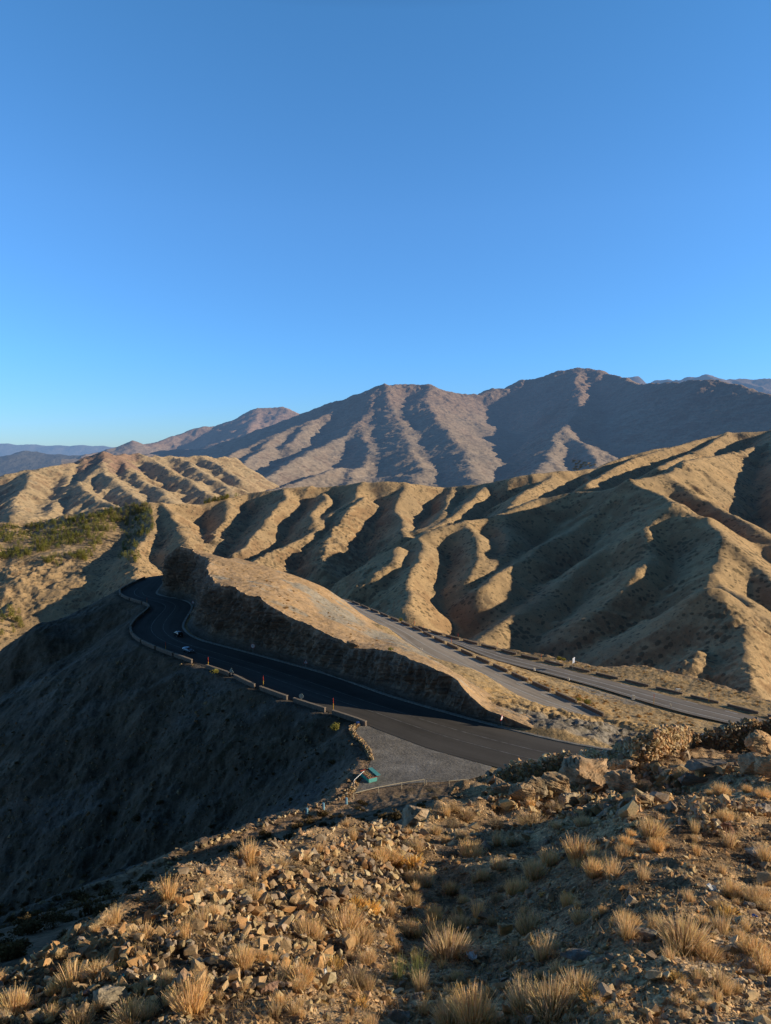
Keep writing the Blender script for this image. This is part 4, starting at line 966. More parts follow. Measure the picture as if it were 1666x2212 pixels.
# ------------------------------------------------------------------ dry grass and bushes
def tuft_mesh(seed, n, h, spread, lean, w=.006, kind='erect'):
    r = random.Random(seed); V = []; Fq = []; C = []
    for i in range(n):
        a = r.uniform(0, 6.283); rr = spread * math.sqrt(r.random()); bx, by = rr * math.cos(a), rr * math.sin(a)
        ln = lean * (rr / spread) * r.uniform(.5, 1.3) + r.uniform(-.08, .08); hh = h * r.uniform(.55, 1.1) * (1 - .25 * (rr / spread) ** 2)
        a2 = a + r.uniform(-.5, .5); tx, ty = math.cos(a2) * ln * hh, math.sin(a2) * ln * hh
        ww = w * r.uniform(.7, 1.3); a3 = r.uniform(0, 6.283); cx_, cy_ = math.cos(a3) * ww, math.sin(a3) * ww
        o = len(V); col = np.array([.86, .68, .40]) * r.uniform(.7, 1.2) * np.array([1, r.uniform(.92, 1.05), r.uniform(.8, 1.2)])
        mx, my, mz = bx + tx * .45, by + ty * .45, hh * .55
        V += [(bx - cx_, by - cy_, -.03), (bx + cx_, by + cy_, -.03), (mx + cx_ * .8, my + cy_ * .8, mz), (mx - cx_ * .8, my - cy_ * .8, mz), (bx + tx + cx_ * .25, by + ty + cy_ * .25, hh), (bx + tx - cx_ * .25, by + ty - cy_ * .25, hh)]
        Fq += [(o, o + 1, o + 2, o + 3), (o + 3, o + 2, o + 4, o + 5)]
        C += [col * .55] * 2 + [col] * 2 + [col * 1.15] * 2
        if kind != 'erect' or r.random() < .35:     # side twigs
            for _ in range(1 if kind == 'erect' else 3):
                t = r.uniform(.35, .9); a4 = r.uniform(0, 6.283); L = hh * r.uniform(.12, .28); sx_, sy_, sz_ = bx + tx * t, by + ty * t, hh * t
                o = len(V); V += [(sx_ - ww * .5, sy_, sz_), (sx_ + ww * .5, sy_, sz_), (sx_ + math.cos(a4) * L * .7 + ww * .3, sy_ + math.sin(a4) * L * .7, sz_ + L * .6), (sx_ + math.cos(a4) * L * .7 - ww * .3, sy_ + math.sin(a4) * L * .7, sz_ + L * .6)]
                Fq.append((o, o + 1, o + 2, o + 3)); C += [col] * 4
    return mesh_np('grass_clump', V, Fq, False, col=np.clip(np.array(C), 0, 1))
def grass_mat(name, tint=(1, 1, 1)):
    m, nt = new_mat(name); N = NT(nt); at = N.n('ShaderNodeVertexColor', layer_name='col').outputs[0]
    orr = N.n('ShaderNodeObjectInfo').outputs['Random']
    c = N.mix(1.0, at, tint, 'MULTIPLY'); c = N.mix(1.0, c, N.ramp(orr, [(0, (.78, .76, .74)), (.4, (1, .95, .9)), (.7, (1.1, .98, .8)), (1, (.9, .9, .95))]), 'MULTIPLY')
    d = N.n('ShaderNodeBsdfDiffuse', ins={'Color': c}); t = N.n('ShaderNodeBsdfTranslucent', ins={'Color': c})
    mx = N.n('ShaderNodeMixShader', ins={0: .35, 1: d.outputs[0], 2: t.outputs[0]}); o = N.n('ShaderNodeOutputMaterial'); nt.links.new(mx.outputs[0], o.inputs[0]); return m
m_grass = grass_mat('straw', (1.08, 1.0, .92)); m_twig = grass_mat('grey_twigs', (.68, .66, .68)); m_weed = grass_mat('grey_green', (.55, .72, .45)); m_yel = grass_mat('yellow_thistle', (1.15, 1.0, .62))
TUF = [tuft_mesh(i, 460, .31, .15, .62, .0045) for i in range(4)] 
for m_ in TUF: m_.materials.append(m_grass)
SPI = [tuft_mesh(20 + i, 130, .40, .09, .5, .0045) for i in range(3)]
for m_ in SPI: m_.materials.append(m_grass)
BUS = [tuft_mesh(40 + i, 330, .25, .17, .95, .005, 'twig') for i in range(3)]
for m_ in BUS: m_.materials.append(m_twig)
THI = [tuft_mesh(60 + i, 130, .17, .15, 1.0, .009, 'twig') for i in range(3)]
for m_ in THI: m_.materials.append(m_yel)
WEE = tuft_mesh(80, 60, .75, .16, .35, .005, 'twig'); WEE.materials.append(m_weed)
def plant(px, py, wpx, meshes, base_w, name, label, cat, group, r, zs=1.0):
    p = hit(px, py)
    if p is None or p[1] > 52: return
    s = 1.02 * r.lognormvariate(0, .25) * wpx / FOC * p[1] / base_w
    o = link(name, r.choice(meshes), None, None, (p[0], p[1], p[2] - .01), (r.uniform(-.08, .08), r.uniform(-.08, .08), r.uniform(0, 6.28)), (s, s, s * zs * r.uniform(.62, 1.15)))
    return tag(o, label, cat, group)
r_ = random.Random(21)
G1 = [(c6(770, 575), 42), (c6(855, 530), 36), (c6(1200, 425), 46), (c6(1370, 345), 26), (c6(595, 780), 46), (c6(590, 700), 34), (c6(410, 690), 38), (c6(270, 805), 34), (c6(175, 800), 30), (c6(225, 960), 55), (c6(60, 1040), 66), (c6(10, 1000), 50), (c6(340, 1100), 70), (c6(420, 890), 44), (c6(560, 1080), 85), (c6(640, 1060), 60), (c6(720, 930), 58), (c6(860, 895), 50), (c6(820, 1030), 74), (c6(1050, 840), 62), (c6(1120, 820), 44), (c6(1300, 905), 72), (c6(1340, 720), 66), (c6(1500, 690), 74), (c6(1560, 740), 60), (c6(1590, 830), 50), (c6(840, 680), 46), (c6(960, 700), 34), (c6(1640, 390), 40),
 (c7(30, 590), 62), (c7(130, 540), 44), (c7(165, 700), 62), (c7(120, 780), 50), (c7(370, 570), 56), (c7(215, 470), 30), (c7(330, 490), 28), (c7(260, 510), 28), (c7(210, 840), 50), (c7(335, 770), 40), (c7(425, 665), 48), (c7(495, 615), 44), (c7(320, 880), 46), (c7(270, 1000), 76), (c7(340, 950), 60), (c7(310, 1100), 52), (c7(20, 940), 40), (c7(640, 660), 62), (c7(710, 600), 46), (c7(835, 580), 62), (c7(830, 615), 48), (c7(900, 650), 34), (c7(550, 730), 46), (c7(620, 890), 44), (c7(840, 850), 60), (c7(790, 780), 46), (c7(940, 810), 42), (c7(1040, 870), 44), (c7(1150, 480), 52), (c7(1170, 540), 54), (c7(1030, 570), 36), (c7(1060, 480), 30), (c7(1040, 520), 30), (c7(740, 445), 30), (c7(850, 440), 30), (c7(835, 1170), 88), (c7(1290, 960), 88), (c7(1400, 1010), 70), (c7(1600, 990), 104), (c7(1500, 740), 62), (c7(1590, 760), 68), (c7(1640, 790), 50), (c7(1470, 420), 48), (c7(720, 1250), 80), (c7(600, 1230), 66), (c7(380, 1290), 92), (c7(280, 1290), 66), (c7(470, 1290), 60), (c7(1270, 230), 32), (c7(1400, 300), 30), (c7(1630, 310), 44), (c7(1450, 300), 30), (c7(1560, 290), 30), (c7(1210, 330), 34), (c7(100, 905), 40)]
SIDE = lambda q_: ('on the left flank of the rubble heap' if q_[0] < 420 else 'on the rubble heap' if q_[0] < 820 else 'on the open slope in the middle' if q_[0] < 1330 else 'on the right side of the slope')
for q_, wpx in G1:
    s_ = SIDE(q_); plant(q_[0], q_[1], wpx, TUF, .47, 'grass_clump', 'golden clump of dry spiky grass ' + s_, 'grass clump', 'straw grass clumps ' + s_, r_)
G2 = [(c6(1060, 460), 26), (c6(930, 510), 28), (c6(1340, 440), 36), (c6(850, 660), 50), (c6(1140, 800), 30), (c6(560, 840), 44), (c6(960, 800), 40), (c7(290, 440), 28), (c7(350, 410), 50), (c7(480, 440), 40), (c7(160, 370), 40), (c7(290, 370), 30), (c7(630, 430), 70), (c7(730, 370), 44), (c7(560, 520), 44), (c7(1440, 800), 60), (c7(1380, 880), 60), (c7(540, 1010), 66), (c7(680, 1100), 50), (c7(280, 720), 40), (c7(500, 720), 36), (c7(1200, 300), 40), (c7(1100, 290), 40), (c6(1540, 930), 70), (c7(300, 1230), 56), (c7(460, 860), 44), (c7(480, 760), 40)]
for q_, wpx in G2:
    s_ = SIDE(q_); plant(q_[0], q_[1], wpx, BUS, .62, 'dry_bush', 'low greyish twiggy dry bush ' + s_, 'bush', 'dry twiggy bushes ' + s_, r_)
G3 = [(c6(530, 850), 40), (c6(320, 880), 36), (c6(1250, 520), 34), (c6(1370, 450), 36), (c6(1540, 580), 50), (c6(1600, 610), 50), (c6(1440, 850), 50), (c6(1400, 1010), 30), (c6(580, 660), 20), (c7(120, 610), 50), (c7(60, 600), 40), (c7(900, 1190), 60), (c7(800, 1180), 40), (c7(1260, 1100), 50), (c7(680, 740), 40), (c7(1480, 820), 60), (c7(780, 730), 36), (c7(130, 850), 34), (c6(1560, 1010), 36)]
for q_, wpx in G3:
    s_ = SIDE(q_); plant(q_[0], q_[1], wpx, THI, .52, 'dry_thistle', 'low yellow tangle of dry thistle ' + s_, 'thistle', 'dry yellow thistles ' + s_, r_)
for q_, wpx in [(c7(140, 1120), 62), (c7(60, 1100), 56)]:
    plant(q_[0], q_[1], wpx, [WEE], .75, 'tall_weed', 'tall straggly grey-green weed near the bottom, ' + ('right of a paler one' if wpx == 62 else 'left of a taller one'), 'weed', None, r_)
plant(*c7(990, 372), 28, BUS, .62, 'cushion_plant', 'small rounded orange cushion plant below the broad crag', 'plant', None, r_, .6)
# sparse single spikes everywhere (individual small clumps)
k_ = 0
while k_ < 230:
    qx, qy = r_.uniform(-10, 1680), r_.uniform(1700, 2230); p = hit(qx, qy)
    if p is None or p[1] > 45: continue
    k_ += 1; s_ = SIDE((qx, qy)); plant(qx, qy, r_.uniform(13, 34) * (14 / max(p[1], 7)) ** .5, SPI, .42, 'grass_tuft', 'thin little tuft of dry straw ' + s_, 'grass tuft', 'thin straw tufts ' + s_, r_)

# short dry grass and broken stems lying between the clumps
V = []; Fq = []; C = []; r_ = random.Random(77); gxs = []
ax = rng.uniform(-.70, .78, 60000); ay = np.exp(rng.uniform(math.log(4.2), math.log(34), 60000)); ax = ax * ay
kk_ = (ay < np.interp(ax / ay, lu, lY)) & (fbm(ax / .9, ay / .9, 3, 407) > rng.uniform(-.1, .9, 60000)); ax, ay = ax[kk_][:17000], ay[kk_][:17000]; az_ = fg_height(ax[None], ay[None])[0]
for x_, y_, z_ in zip(ax, ay, az_):
    for _ in range(2):
        a1 = r_.uniform(0, 6.283); L = r_.uniform(.04, .13); up = r_.uniform(.02, .95) * L; w_ = .0028 * (1 + y_ / 12); a2 = a1 + 1.57
        x1 = x_ + r_.uniform(-.05, .05); y1 = y_ + r_.uniform(-.05, .05); o = len(V); c_ = np.array([.78, .58, .32]) * r_.uniform(.5, 1.15)
        V += [(x1 - math.cos(a2) * w_, y1 - math.sin(a2) * w_, z_), (x1 + math.cos(a2) * w_, y1 + math.sin(a2) * w_, z_), (x1 + math.cos(a1) * L * .6, y1 + math.sin(a1) * L * .6, z_ + up)]; Fq.append((o, o + 1, o + 2)); C += [c_ * .7, c_ * .7, c_]
tag(link('dry_grass', mesh_np('dry_grass', V, Fq, False, col=np.clip(np.array(C), 0, 1)), m_grass), kind='stuff', label='short dry stems strewn between the clumps', cat='grass')

# scraps of litter
def scrap(px, py, wpx, col, label, seed):
    p = hit(px, py); s = wpx / FOC * p[1] / 2; r = random.Random(seed); V = []; n = 5
    for i in range(n):
        for j in range(n): V.append(((i / 2 - 1) * s + r.uniform(-.2, .2) * s, (j / 2 - 1) * s * .8 + r.uniform(-.2, .2) * s, s * r.uniform(.0, .9)))
    me = mesh_np('litter', V, grid_faces(n, n), False); return tag(link('litter', me, col, None, (p[0], p[1], p[2] + .01), (0, 0, r.uniform(0, 3))), label, 'litter')
m_white = flat_mat('crumpled_white', (.75, .74, .72), .7, 8, .15); m_teal = flat_mat('teal_plastic', (.05, .30, .33), .5, 8, .2); m_bluep = flat_mat('blue_plastic', (.06, .14, .45), .5, 8, .2); m_red = flat_mat('faded_red', (.45, .06, .04), .6, 6, .3)
scrap(*c7(372, 1010), 24, m_white, 'crumpled white paper on the ground left of the thin slab', 1)
scrap(*c7(1410, 715), 22, m_white, 'white plastic scrap caught in the grass at the right', 2)
scrap(*c6(1392, 885), 22, m_white, 'whitish scrap at the foot of a grass clump on the rubble heap', 3)
scrap(*c6(292, 895), 12, m_white, 'small white scrap among the grass at the lower left', 4)
scrap(*c7(68, 940), 10, m_white, 'small white scrap beside the tall green-grey weed', 5)
scrap(*c7(1375, 62), 18, m_white, 'white scrap lying against the shaded dry stone wall', 6)
scrap(*c6(527, 900), 12, m_teal, 'teal plastic scrap behind the large smooth pale boulder', 7)
scrap(*c7(1596, 835), 12, m_bluep, 'blue plastic scrap among the stones at the right edge', 8)
scrap(*c7(355, 885), 7, m_white, 'tiny white fleck on the dark slope in the middle', 9)
scrap(*c7(1605, 105), 18, m_white, 'pale rag hanging on the crags at the right border', 10)
scrap(*c3(817, 935), 14, m_red, 'faded red can stuck in the tall sunlit dry stone wall', 11)
# ------------------------------------------------------------------ helpers for built things
class MB:
    def __init__(s): s.bm = bmesh.new()
    def box(s, cx, cy, cz, sx, sy, sz, rz=0, bevel=0):
        r = bmesh.ops.create_cube(s.bm, size=1, matrix=Matrix.Translation((cx, cy, cz)) @ Matrix.Rotation(rz, 4, 'Z') @ Matrix.Diagonal((sx, sy, sz, 1)))
        if bevel: bmesh.ops.bevel(s.bm, geom=list({e for v in r['verts'] for e in v.link_edges}), offset=bevel, segments=2, affect='EDGES')
        return s
    def cyl(s, a, b, r0, r1=None, n=10):
        a, b = Vector(a), Vector(b); d = b - a; q = d.to_track_quat('Z', 'Y').to_matrix().to_4x4()
        bmesh.ops.create_cone(s.bm, cap_ends=True, segments=n, radius1=r0, radius2=r0 if r1 is None else r1, depth=d.length, matrix=Matrix.Translation((a + b) / 2) @ q); return s
    def poly(s, pts, thick, axis='Y'):
        """flat outline in XZ, extruded along y"""
        f = [s.bm.verts.new((x, -thick / 2, z)) for x, z in pts]; g = [s.bm.verts.new((x, thick / 2, z)) for x, z in pts]
        s.bm.faces.new(f); s.bm.faces.new(g[::-1]); n = len(pts)
        for i in range(n): s.bm.faces.new((f[i], g[i], g[(i + 1) % n], f[(i + 1) % n]))
        return s
    def obj(s, name, mat, parent=None, smooth=False, loc=None, rot=None):
        bmesh.ops.recalc_face_normals(s.bm, faces=s.bm.faces); me = bpy.data.meshes.new(name); s.bm.to_mesh(me); s.bm.free()
        if smooth: me.polygons.foreach_set('use_smooth', np.ones(len(me.polygons), bool))
        return link(name, me, mat, parent, loc, rot)
def copy_tree(o, parent=None):
    c = o.copy(); COL.objects.link(c); c.parent = parent
    for ch in [x for x in KIDS.get(o.name, [])]: KIDS.setdefault(c.name, []).append(copy_tree(ch, c))
    return c
KIDS = {}
def reg(root):
    for o in list(COL.objects):
        pass
def register(*objs):
    for o in objs:
        if o.parent: KIDS.setdefault(o.parent.name, []).append(o)
def nh(x, y):
    """ground height near the roads, read off the built ground"""
    u = x / y; j = int(np.clip(np.searchsorted(NX[0] / NY[0], u), 0, NX.shape[1] - 1)); i = int(np.clip(np.searchsorted(NY[:, 0], y), 0, NY.shape[0] - 1)); return float(NH[i, j])
GV = G.reshape(-1, 3); dpt_ = GV[:, 1] * cp - GV[:, 2] * sp; GPX = CX + GV[:, 0] / dpt_ * FOC; GPY = CY - (GV[:, 1] * sp + GV[:, 2] * cp) / dpt_ * FOC
def on_spur(px, py):
    i = int(np.argmin((GPX - px) ** 2 + (GPY - py) ** 2)); return tuple(GV[i])

# ------------------------------------------------------------------ parapets along the roads
def masonry(name, c1, c2):
    m, nt = new_mat(name); N = NT(nt); pos = N.n('ShaderNodeNewGeometry').outputs['Position']
    v = N.n('ShaderNodeTexVoronoi', feature='F1', ins={'Vector': pos, 'Scale': 2.6}); e = N.n('ShaderNodeTexVoronoi', feature='DISTANCE_TO_EDGE', ins={'Vector': pos, 'Scale': 2.6}).outputs[0]
    c = N.mix(N.n('ShaderNodeSeparateColor', ins={0: v.outputs['Color']}).outputs[0], c1, c2); c = N.mix(N.ramp(e, [(0, 1.0), (.07, 0.0)]), c, (.30, .27, .23))
    n = N.noise(pos, 8, 5, .7); c = N.mix(1.0, c, N.ramp(n, [(.3, .7), (.7, 1.2)]), 'MULTIPLY'); finish(N, c, .9, e, None, .1, .8, .08); return m
m_mas = masonry('parapet_stone', (.24, .17, .13), (.15, .12, .10)); m_cop = flat_mat('parapet_coping', (.36, .29, .22), .9, 3, .35)
def parapets(E, side, off, period, blk, h, label, group, i_from=0, w=.5, start=0.0, cont=None):
    """blocks with gaps along an edge polyline; each block is its own thing, bent to the road"""
    d = np.r_[0, np.cumsum(np.linalg.norm(np.diff(E[:, :2], axis=0), axis=1))]; s0 = start; k = 0; made = []
    while s0 + blk < d[-1]:
        L = blk if not cont or s0 < cont[0] else blk
        n = 6; ss = np.linspace(s0, s0 + L, n); C = np.stack([np.interp(ss, d, E[:, i]) for i in range(3)], 1)
        t = np.gradient(C[:, :2], axis=0); t /= np.linalg.norm(t, axis=1)[:, None]; nr = np.stack([-t[:, 1], t[:, 0]], 1) * side
        mid = Vector((C[:, 0].mean() + nr[n // 2, 0] * off, C[:, 1].mean() + nr[n // 2, 1] * off, C[:, 2].mean()))
        root = empty('road_parapet', mid); 
        def ring(a0, a1, z0, z1, name, mat, inset=0.0):
            V = []; Fq = []
            CC = C.copy(); 
            if inset: CC[0, :2] -= t[0] * inset; CC[-1, :2] += t[-1] * inset
            for i in range(n):
                for a, z in ((a0, z0), (a1, z0), (a1, z1), (a0, z1)):
                    V.append((CC[i, 0] + nr[i, 0] * a - mid.x, CC[i, 1] + nr[i, 1] * a - mid.y, CC[i, 2] + z - mid.z))
            for i in range(n - 1):
                for q in range(4): Fq.append((i * 4 + q, i * 4 + (q + 1) % 4, i * 4 + 4 + (q + 1) % 4, i * 4 + 4 + q))
            Fq += [(0, 1, 2, 3), ((n - 1) * 4 + 3, (n - 1) * 4 + 2, (n - 1) * 4 + 1, (n - 1) * 4)]
            return link(name, mesh_np(name, V, Fq, False), mat, root)
        ring(off - w / 2, off + w / 2, -1.6, h, 'wall_body', m_mas); ring(off - w / 2 - .07, off + w / 2 + .07, h + .002, h + .10, 'coping', m_cop, .05)
        tag(root, label, 'parapet', group); made.append(root); s0 += period; k += 1
    return made
E1 = o1[::-1]; E1 = E1[(E1[:, 0] < -4.0)]      # starts at the gravel bench, runs away from us
g0 = int(np.argmin(np.abs(E1[:, 0] + 5)))
d1 = np.r_[0, np.cumsum(np.linalg.norm(np.diff(E1[:, :2], axis=0), axis=1))]
kcut = int(np.searchsorted(d1, 70)); kc2 = int(np.searchsorted(d1, 232))
sideO = -np.sign((np.stack([-np.gradient(E1[:, 1]), np.gradient(E1[:, 0])], 1) * (ct[::-1][:1, :2] * 0 + (i1.mean(0)[:2] - E1[:, :2]))).sum(1).mean())
sideO = 1.0 if (np.stack([-np.gradient(E1[:, 1]), np.gradient(E1[:, 0])], 1)[5] @ (np.array([-60.0, 120.0]) - E1[5, :2])) > 0 else -1.0
parapets(E1[:kcut], sideO, .5, 13.2, 10.8, .95, 'low stone parapet with pale coping on the sunlit edge of the main road', 'sunlit stone parapets along the main road')
parapets(E1[kcut:kc2], sideO, .5, 10.6, 9.6, .95, 'low stone parapet with pale coping in the shade of the main road bend', 'shaded stone parapets round the bend of the main road')
def side_of(A, B, far):   # +1 if the outside of edge A (away from B) is to its left
    t = np.gradient(A[:, :2], axis=0); n_ = np.stack([-t[:, 1], t[:, 0]], 1); return 1.0 if (n_ * (A - B)[:, :2]).sum() > 0 else -1.0
P2 = parapets(R2[::-1], side_of(R2[::-1], L2[::-1], 1), .5, 12.5, 9.6, .85, 'dark-faced stone parapet on the far edge of the lower road', 'stone parapets along the lower road')
P3 = parapets(R3[::-1], side_of(R3[::-1], L3[::-1], 1), .6, 13.0, 10.0, .85, 'reddish stone parapet on the far edge of the valley road', 'stone parapets along the valley road', start=2.0)

# ------------------------------------------------------------------ snow poles, signs, posts
m_redp = flat_mat('pole_red', (.62, .06, .03), .5, 4, .1); m_yelp = flat_mat('pole_yellow', (.75, .42, .05), .5, 4, .1); m_steel = flat_mat('sign_steel', (.42, .42, .40), .5, 4, .15); m_back = flat_mat('sign_back', (.50, .55, .48), .6, 3, .12)
m_signw = flat_mat('sign_white', (.80, .80, .82), .5, 3, .05); m_signr = flat_mat('sign_red', (.50, .05, .06), .5, 3, .1); m_blk = flat_mat('sign_black', (.03, .03, .035), .5, 3, .1); m_blue = flat_mat('sign_blue', (.10, .20, .55), .5, 3, .1)
def snow_pole(loc, h, label, dim=False):
    r = empty('snow_pole', loc); MB().cyl((0, 0, -.3), (0, 0, h * .55), .075, .07).obj('yellow_section', m_yelp, r); MB().cyl((0, 0, h * .55), (0, 0, h), .07, .065).obj('red_section', m_redp, r)
    return tag(r, label, 'snow pole')
def base_at(f, x, y, z=None): return PZ(f(x, y), z)
W1 = ZR + .9
snow_pole(PZ(a_(603, 856), ZR + .3), 2.9, 'red and yellow snow pole on the main road, beside the triangular sign back', )
snow_pole(PZ(a_(933, 972), ZR + .3), 2.9, 'red and yellow snow pole between the two sign backs on the main road')
snow_pole(PZ(a_(1353, 1113), ZR + .3), 2.9, 'red and yellow snow pole nearest the gravel bench')
snow_pole(PZ(a_(347, 755), ZR + .3), 2.6, 'shaded snow pole beside the silver car')
snow_pole(PZ(a_(235, 478), ZR + .3), 2.6, 'shaded snow pole at the far bend of the main road')
snow_pole(PZ(a_(78, 402), ZR + .3), 2.6, 'farthest shaded snow pole, at the outermost point of the bend')
for (f, x, y, zz_, lab) in [(b_, 543, 246, -86.5, 'snow pole where the lower and valley roads draw together, left of two'), (b_, 600, 266, -92, 'snow pole where the lower and valley roads draw together, right of two'), (b_, 806, 322, -90, 'snow pole on the far parapet of the valley road, above its junction'), (b_, 1040, 376, -88.5, 'red snow pole on the far parapet, in the middle of the valley road'), (b_, 1305, 452, -86, 'red snow pole on the far parapet left of the blue sign'), (c3, 1292, 692, -80, 'snow pole on the far parapet near the right edge of the photo'), (c3, 962, 702, -80, 'thin snow pole on the near edge of the valley road'), (b_, 765, 352, -88, 'thin snow pole on the straw strip between the two lower roads')]:
    snow_pole(PZ(f(x, y), zz_), 3.0, lab)
def tri(r0): return [(r0 * math.sin(a), r0 * math.cos(a)) for a in (0, 2.0944, 4.18879)]
def circ(r0, n=28): return [(r0 * math.sin(i / n * 6.2832), r0 * math.cos(i / n * 6.2832)) for i in range(n)]
def road_sign(loc, rz, hp, shape, size, label, face='w', mark=None):
    r = empty('road_sign', loc, rz); MB().cyl((0, .05, -.3), (0, .05, hp + size * .5), .045).obj('post', m_steel, r)
    sh_ = tri if shape == 'tri' else circ; zc = hp
    def pl(name, pts, th, y, mat, par): o = MB().poly([(x, z + zc) for x, z in pts], th).obj(name, mat, par); o.location = (0, y, 0); return o
    pn = pl('panel', sh_(size), .03, 0, m_back, r)
    pl('border', sh_(size * .98), .006, -.020, m_signr, pn); pl('face', sh_(size * (.72 if shape == 'tri' else .78)), .006, -.027, m_signw, pn)
    if mark == 'bend':
        MB().poly([(-.06 + x * size, z * size + zc) for x, z in [(-.16, -.28), (-.04, -.28), (-.04, -.10), (.20, .06), (.20, .24), (.08, .24), (.08, .12), (-.16, -.04)]], .006).obj('symbol', m_blk, pn, loc=(0, -.034, 0))
    if mark == 'pass':
        MB().poly([(x * size, z * size + zc) for x, z in [(-.42, -.1), (-.1, -.1), (-.1, .12), (-.18, .2), (-.34, .2), (-.42, .12)]], .006).obj('symbol', m_blk, pn, loc=(0, -.034, 0))
        MB().poly([(x * size, z * size + zc) for x, z in [(.1, -.1), (.42, -.1), (.42, .12), (.34, .2), (.18, .2), (.1, .12)]], .006).obj('symbol', m_signr, pn, loc=(0, -.034, 0))
    return tag(r, label, 'road sign')
road_sign(PZ(a_(741, 912), ZR + .4), R(160), 1.6, 'tri', .85, 'grey-green back of a triangular road sign on the roadside parapet')
road_sign(PZ(a_(1161, 1066), ZR + .2), R(165), 1.5, 'circ', .62, 'grey-green back of a round road sign on the roadside parapet')
p_ = PZ(a_(873, 778), ZR); road_sign((p_[0], p_[1] - .6, p_[2]), R(-8), 2.7, 'circ', .72, 'round white road sign with a red ring at the foot of the rock face', mark='pass')
p_ = PZ(a_(1189, 858), ZR); road_sign((p_[0], p_[1] - .6, p_[2]), R(-8), 1.7, 'tri', .85, 'white triangular bend warning sign at the foot of the rock face', mark='bend')
p_ = PZ(a_(514, 490), ZR); road_sign((p_[0], p_[1] - .5, p_[2]), R(-10), 1.6, 'tri', .95, 'small triangular sign at the inside of the far bend, under the cliff', mark='bend')
p_ = PZ(b_(1065, 832), ZR); road_sign((p_[0], p_[1] - .8, p_[2]), R(50), 1.9, 'tri', .88, 'tall white triangular sign seen edge-on, where the rock face tapers to nothing')
# the blue board with two legs
r = empty('direction_board', PZ(c3(479, 492), -83.5), R(58))
for sx_ in (-1, 1): MB().cyl((sx_ * .95, 0, -.5), (sx_ * .95, 0, 4.0), .06).obj('leg', m_steel, r)
pb = MB().box(0, -.08, 3.1, 2.6, .05, 2.0, bevel=.01).obj('panel', m_signw, r)
for xx in (-.45, .5): MB().box(xx, -.112, 3.1, .42, .01, 1.96).obj('stripe', m_blue, pb)
tag(r, 'white and blue board on two legs behind the far parapet of the valley road', 'road sign')
# small white pillars by the lower roads
m_pill = flat_mat('whitewash', (.72, .70, .64), .8, 6, .2)
def pillar(loc, w_, h, label, cone=False, cat='marker'):
    mb = MB(); 
    if cone: mb.cyl((0, 0, -.2), (0, 0, h), w_ * .6, w_ * .15, 8)
    else: mb.box(0, 0, h / 2 - .1, w_, w_ * .7, h, bevel=.04)
    return tag(mb.obj('road_marker', m_pill, None, loc=loc), label, cat)
for f, x, y, z_, w_, h, lab, cn in [(b_, 580, 384, -78.9, .45, .9, 'left of two little white cones at the near edge of the lower road', 1), (b_, 588, 386, -78.9, .45, 1.2, 'right of two little white cones at the near edge of the lower road', 1), (c3, 242, 502, -82, .5, 1.1, 'left cone of the farther white pair beside the valley road', 1), (c3, 248, 504, -82, .5, .9, 'right cone of the farther white pair beside the valley road', 1), (c3, 447, 560, -81, .5, .9, 'left cone of the nearer white pair beside the valley road', 1), (c3, 453, 561, -81, .5, .8, 'right cone of the nearer white pair beside the valley road', 1), (c3, 839, 680, -79.5, .95, 1.5, 'square white block at the near edge of the valley road', 0), (c3, 1062, 722, -79, .5, .9, 'thin white post on the gravel below the valley road', 0), (c3, 367, 464, -85, .8, .9, 'white stub on the far parapet left of the blue board', 0), (c3, 1108, 636, -82.5, 1.5, 1.3, 'round white culvert end behind the far parapet', 0)]:
    pillar(PZ(f(x, y), z_), w_, h, lab, bool(cn))

# ------------------------------------------------------------------ fence, stall and posts on the gravel bench
m_rail = flat_mat('rail_cream', (.66, .56, .40), .7, 5, .2)
def rail_run(pts, z0, hgt, label, mat, post_at):
    Ppts = [PZ(b_(x, y + 42 if False else y), z0 + hgt) for x, y in pts]; r = empty('rail_fence', (Ppts[0][0], Ppts[0][1], z0))
    o = Vector(r.location); mb = MB()
    for p, q in zip(Ppts[:-1], Ppts[1:]): mb.cyl(Vector(p) - o, Vector(q) - o, .055)
    mb.obj('rail', mat, r)
    for i in post_at:
        p = Vector(Ppts[i]) - o; MB().cyl((p.x, p.y, -.3), (p.x, p.y, hgt), .05).obj('post', mat, r)
    return tag(r, label, 'fence')
rail_run([(178, 1243), (328, 1206), (467, 1180), (603, 1160)], ZR, 1.15, 'longer left run of cream pipe rail at the near edge of the gravel bench', m_rail, (0, 1, 2, 3))
rail_run([(615, 1157), (752, 1170), (865, 1158)], ZR, 1.1, 'shorter right run of cream pipe rail at the near edge of the gravel bench', m_rail, (0, 1, 2))
m_aqua = flat_mat('aqua_paint', (.14, .48, .46), .6, 6, .3); m_gr = flat_mat('green_paint', (.08, .46, .34), .6, 5, .3); m_rd = flat_mat('red_paint', (.36, .05, .035), .6, 5, .3)
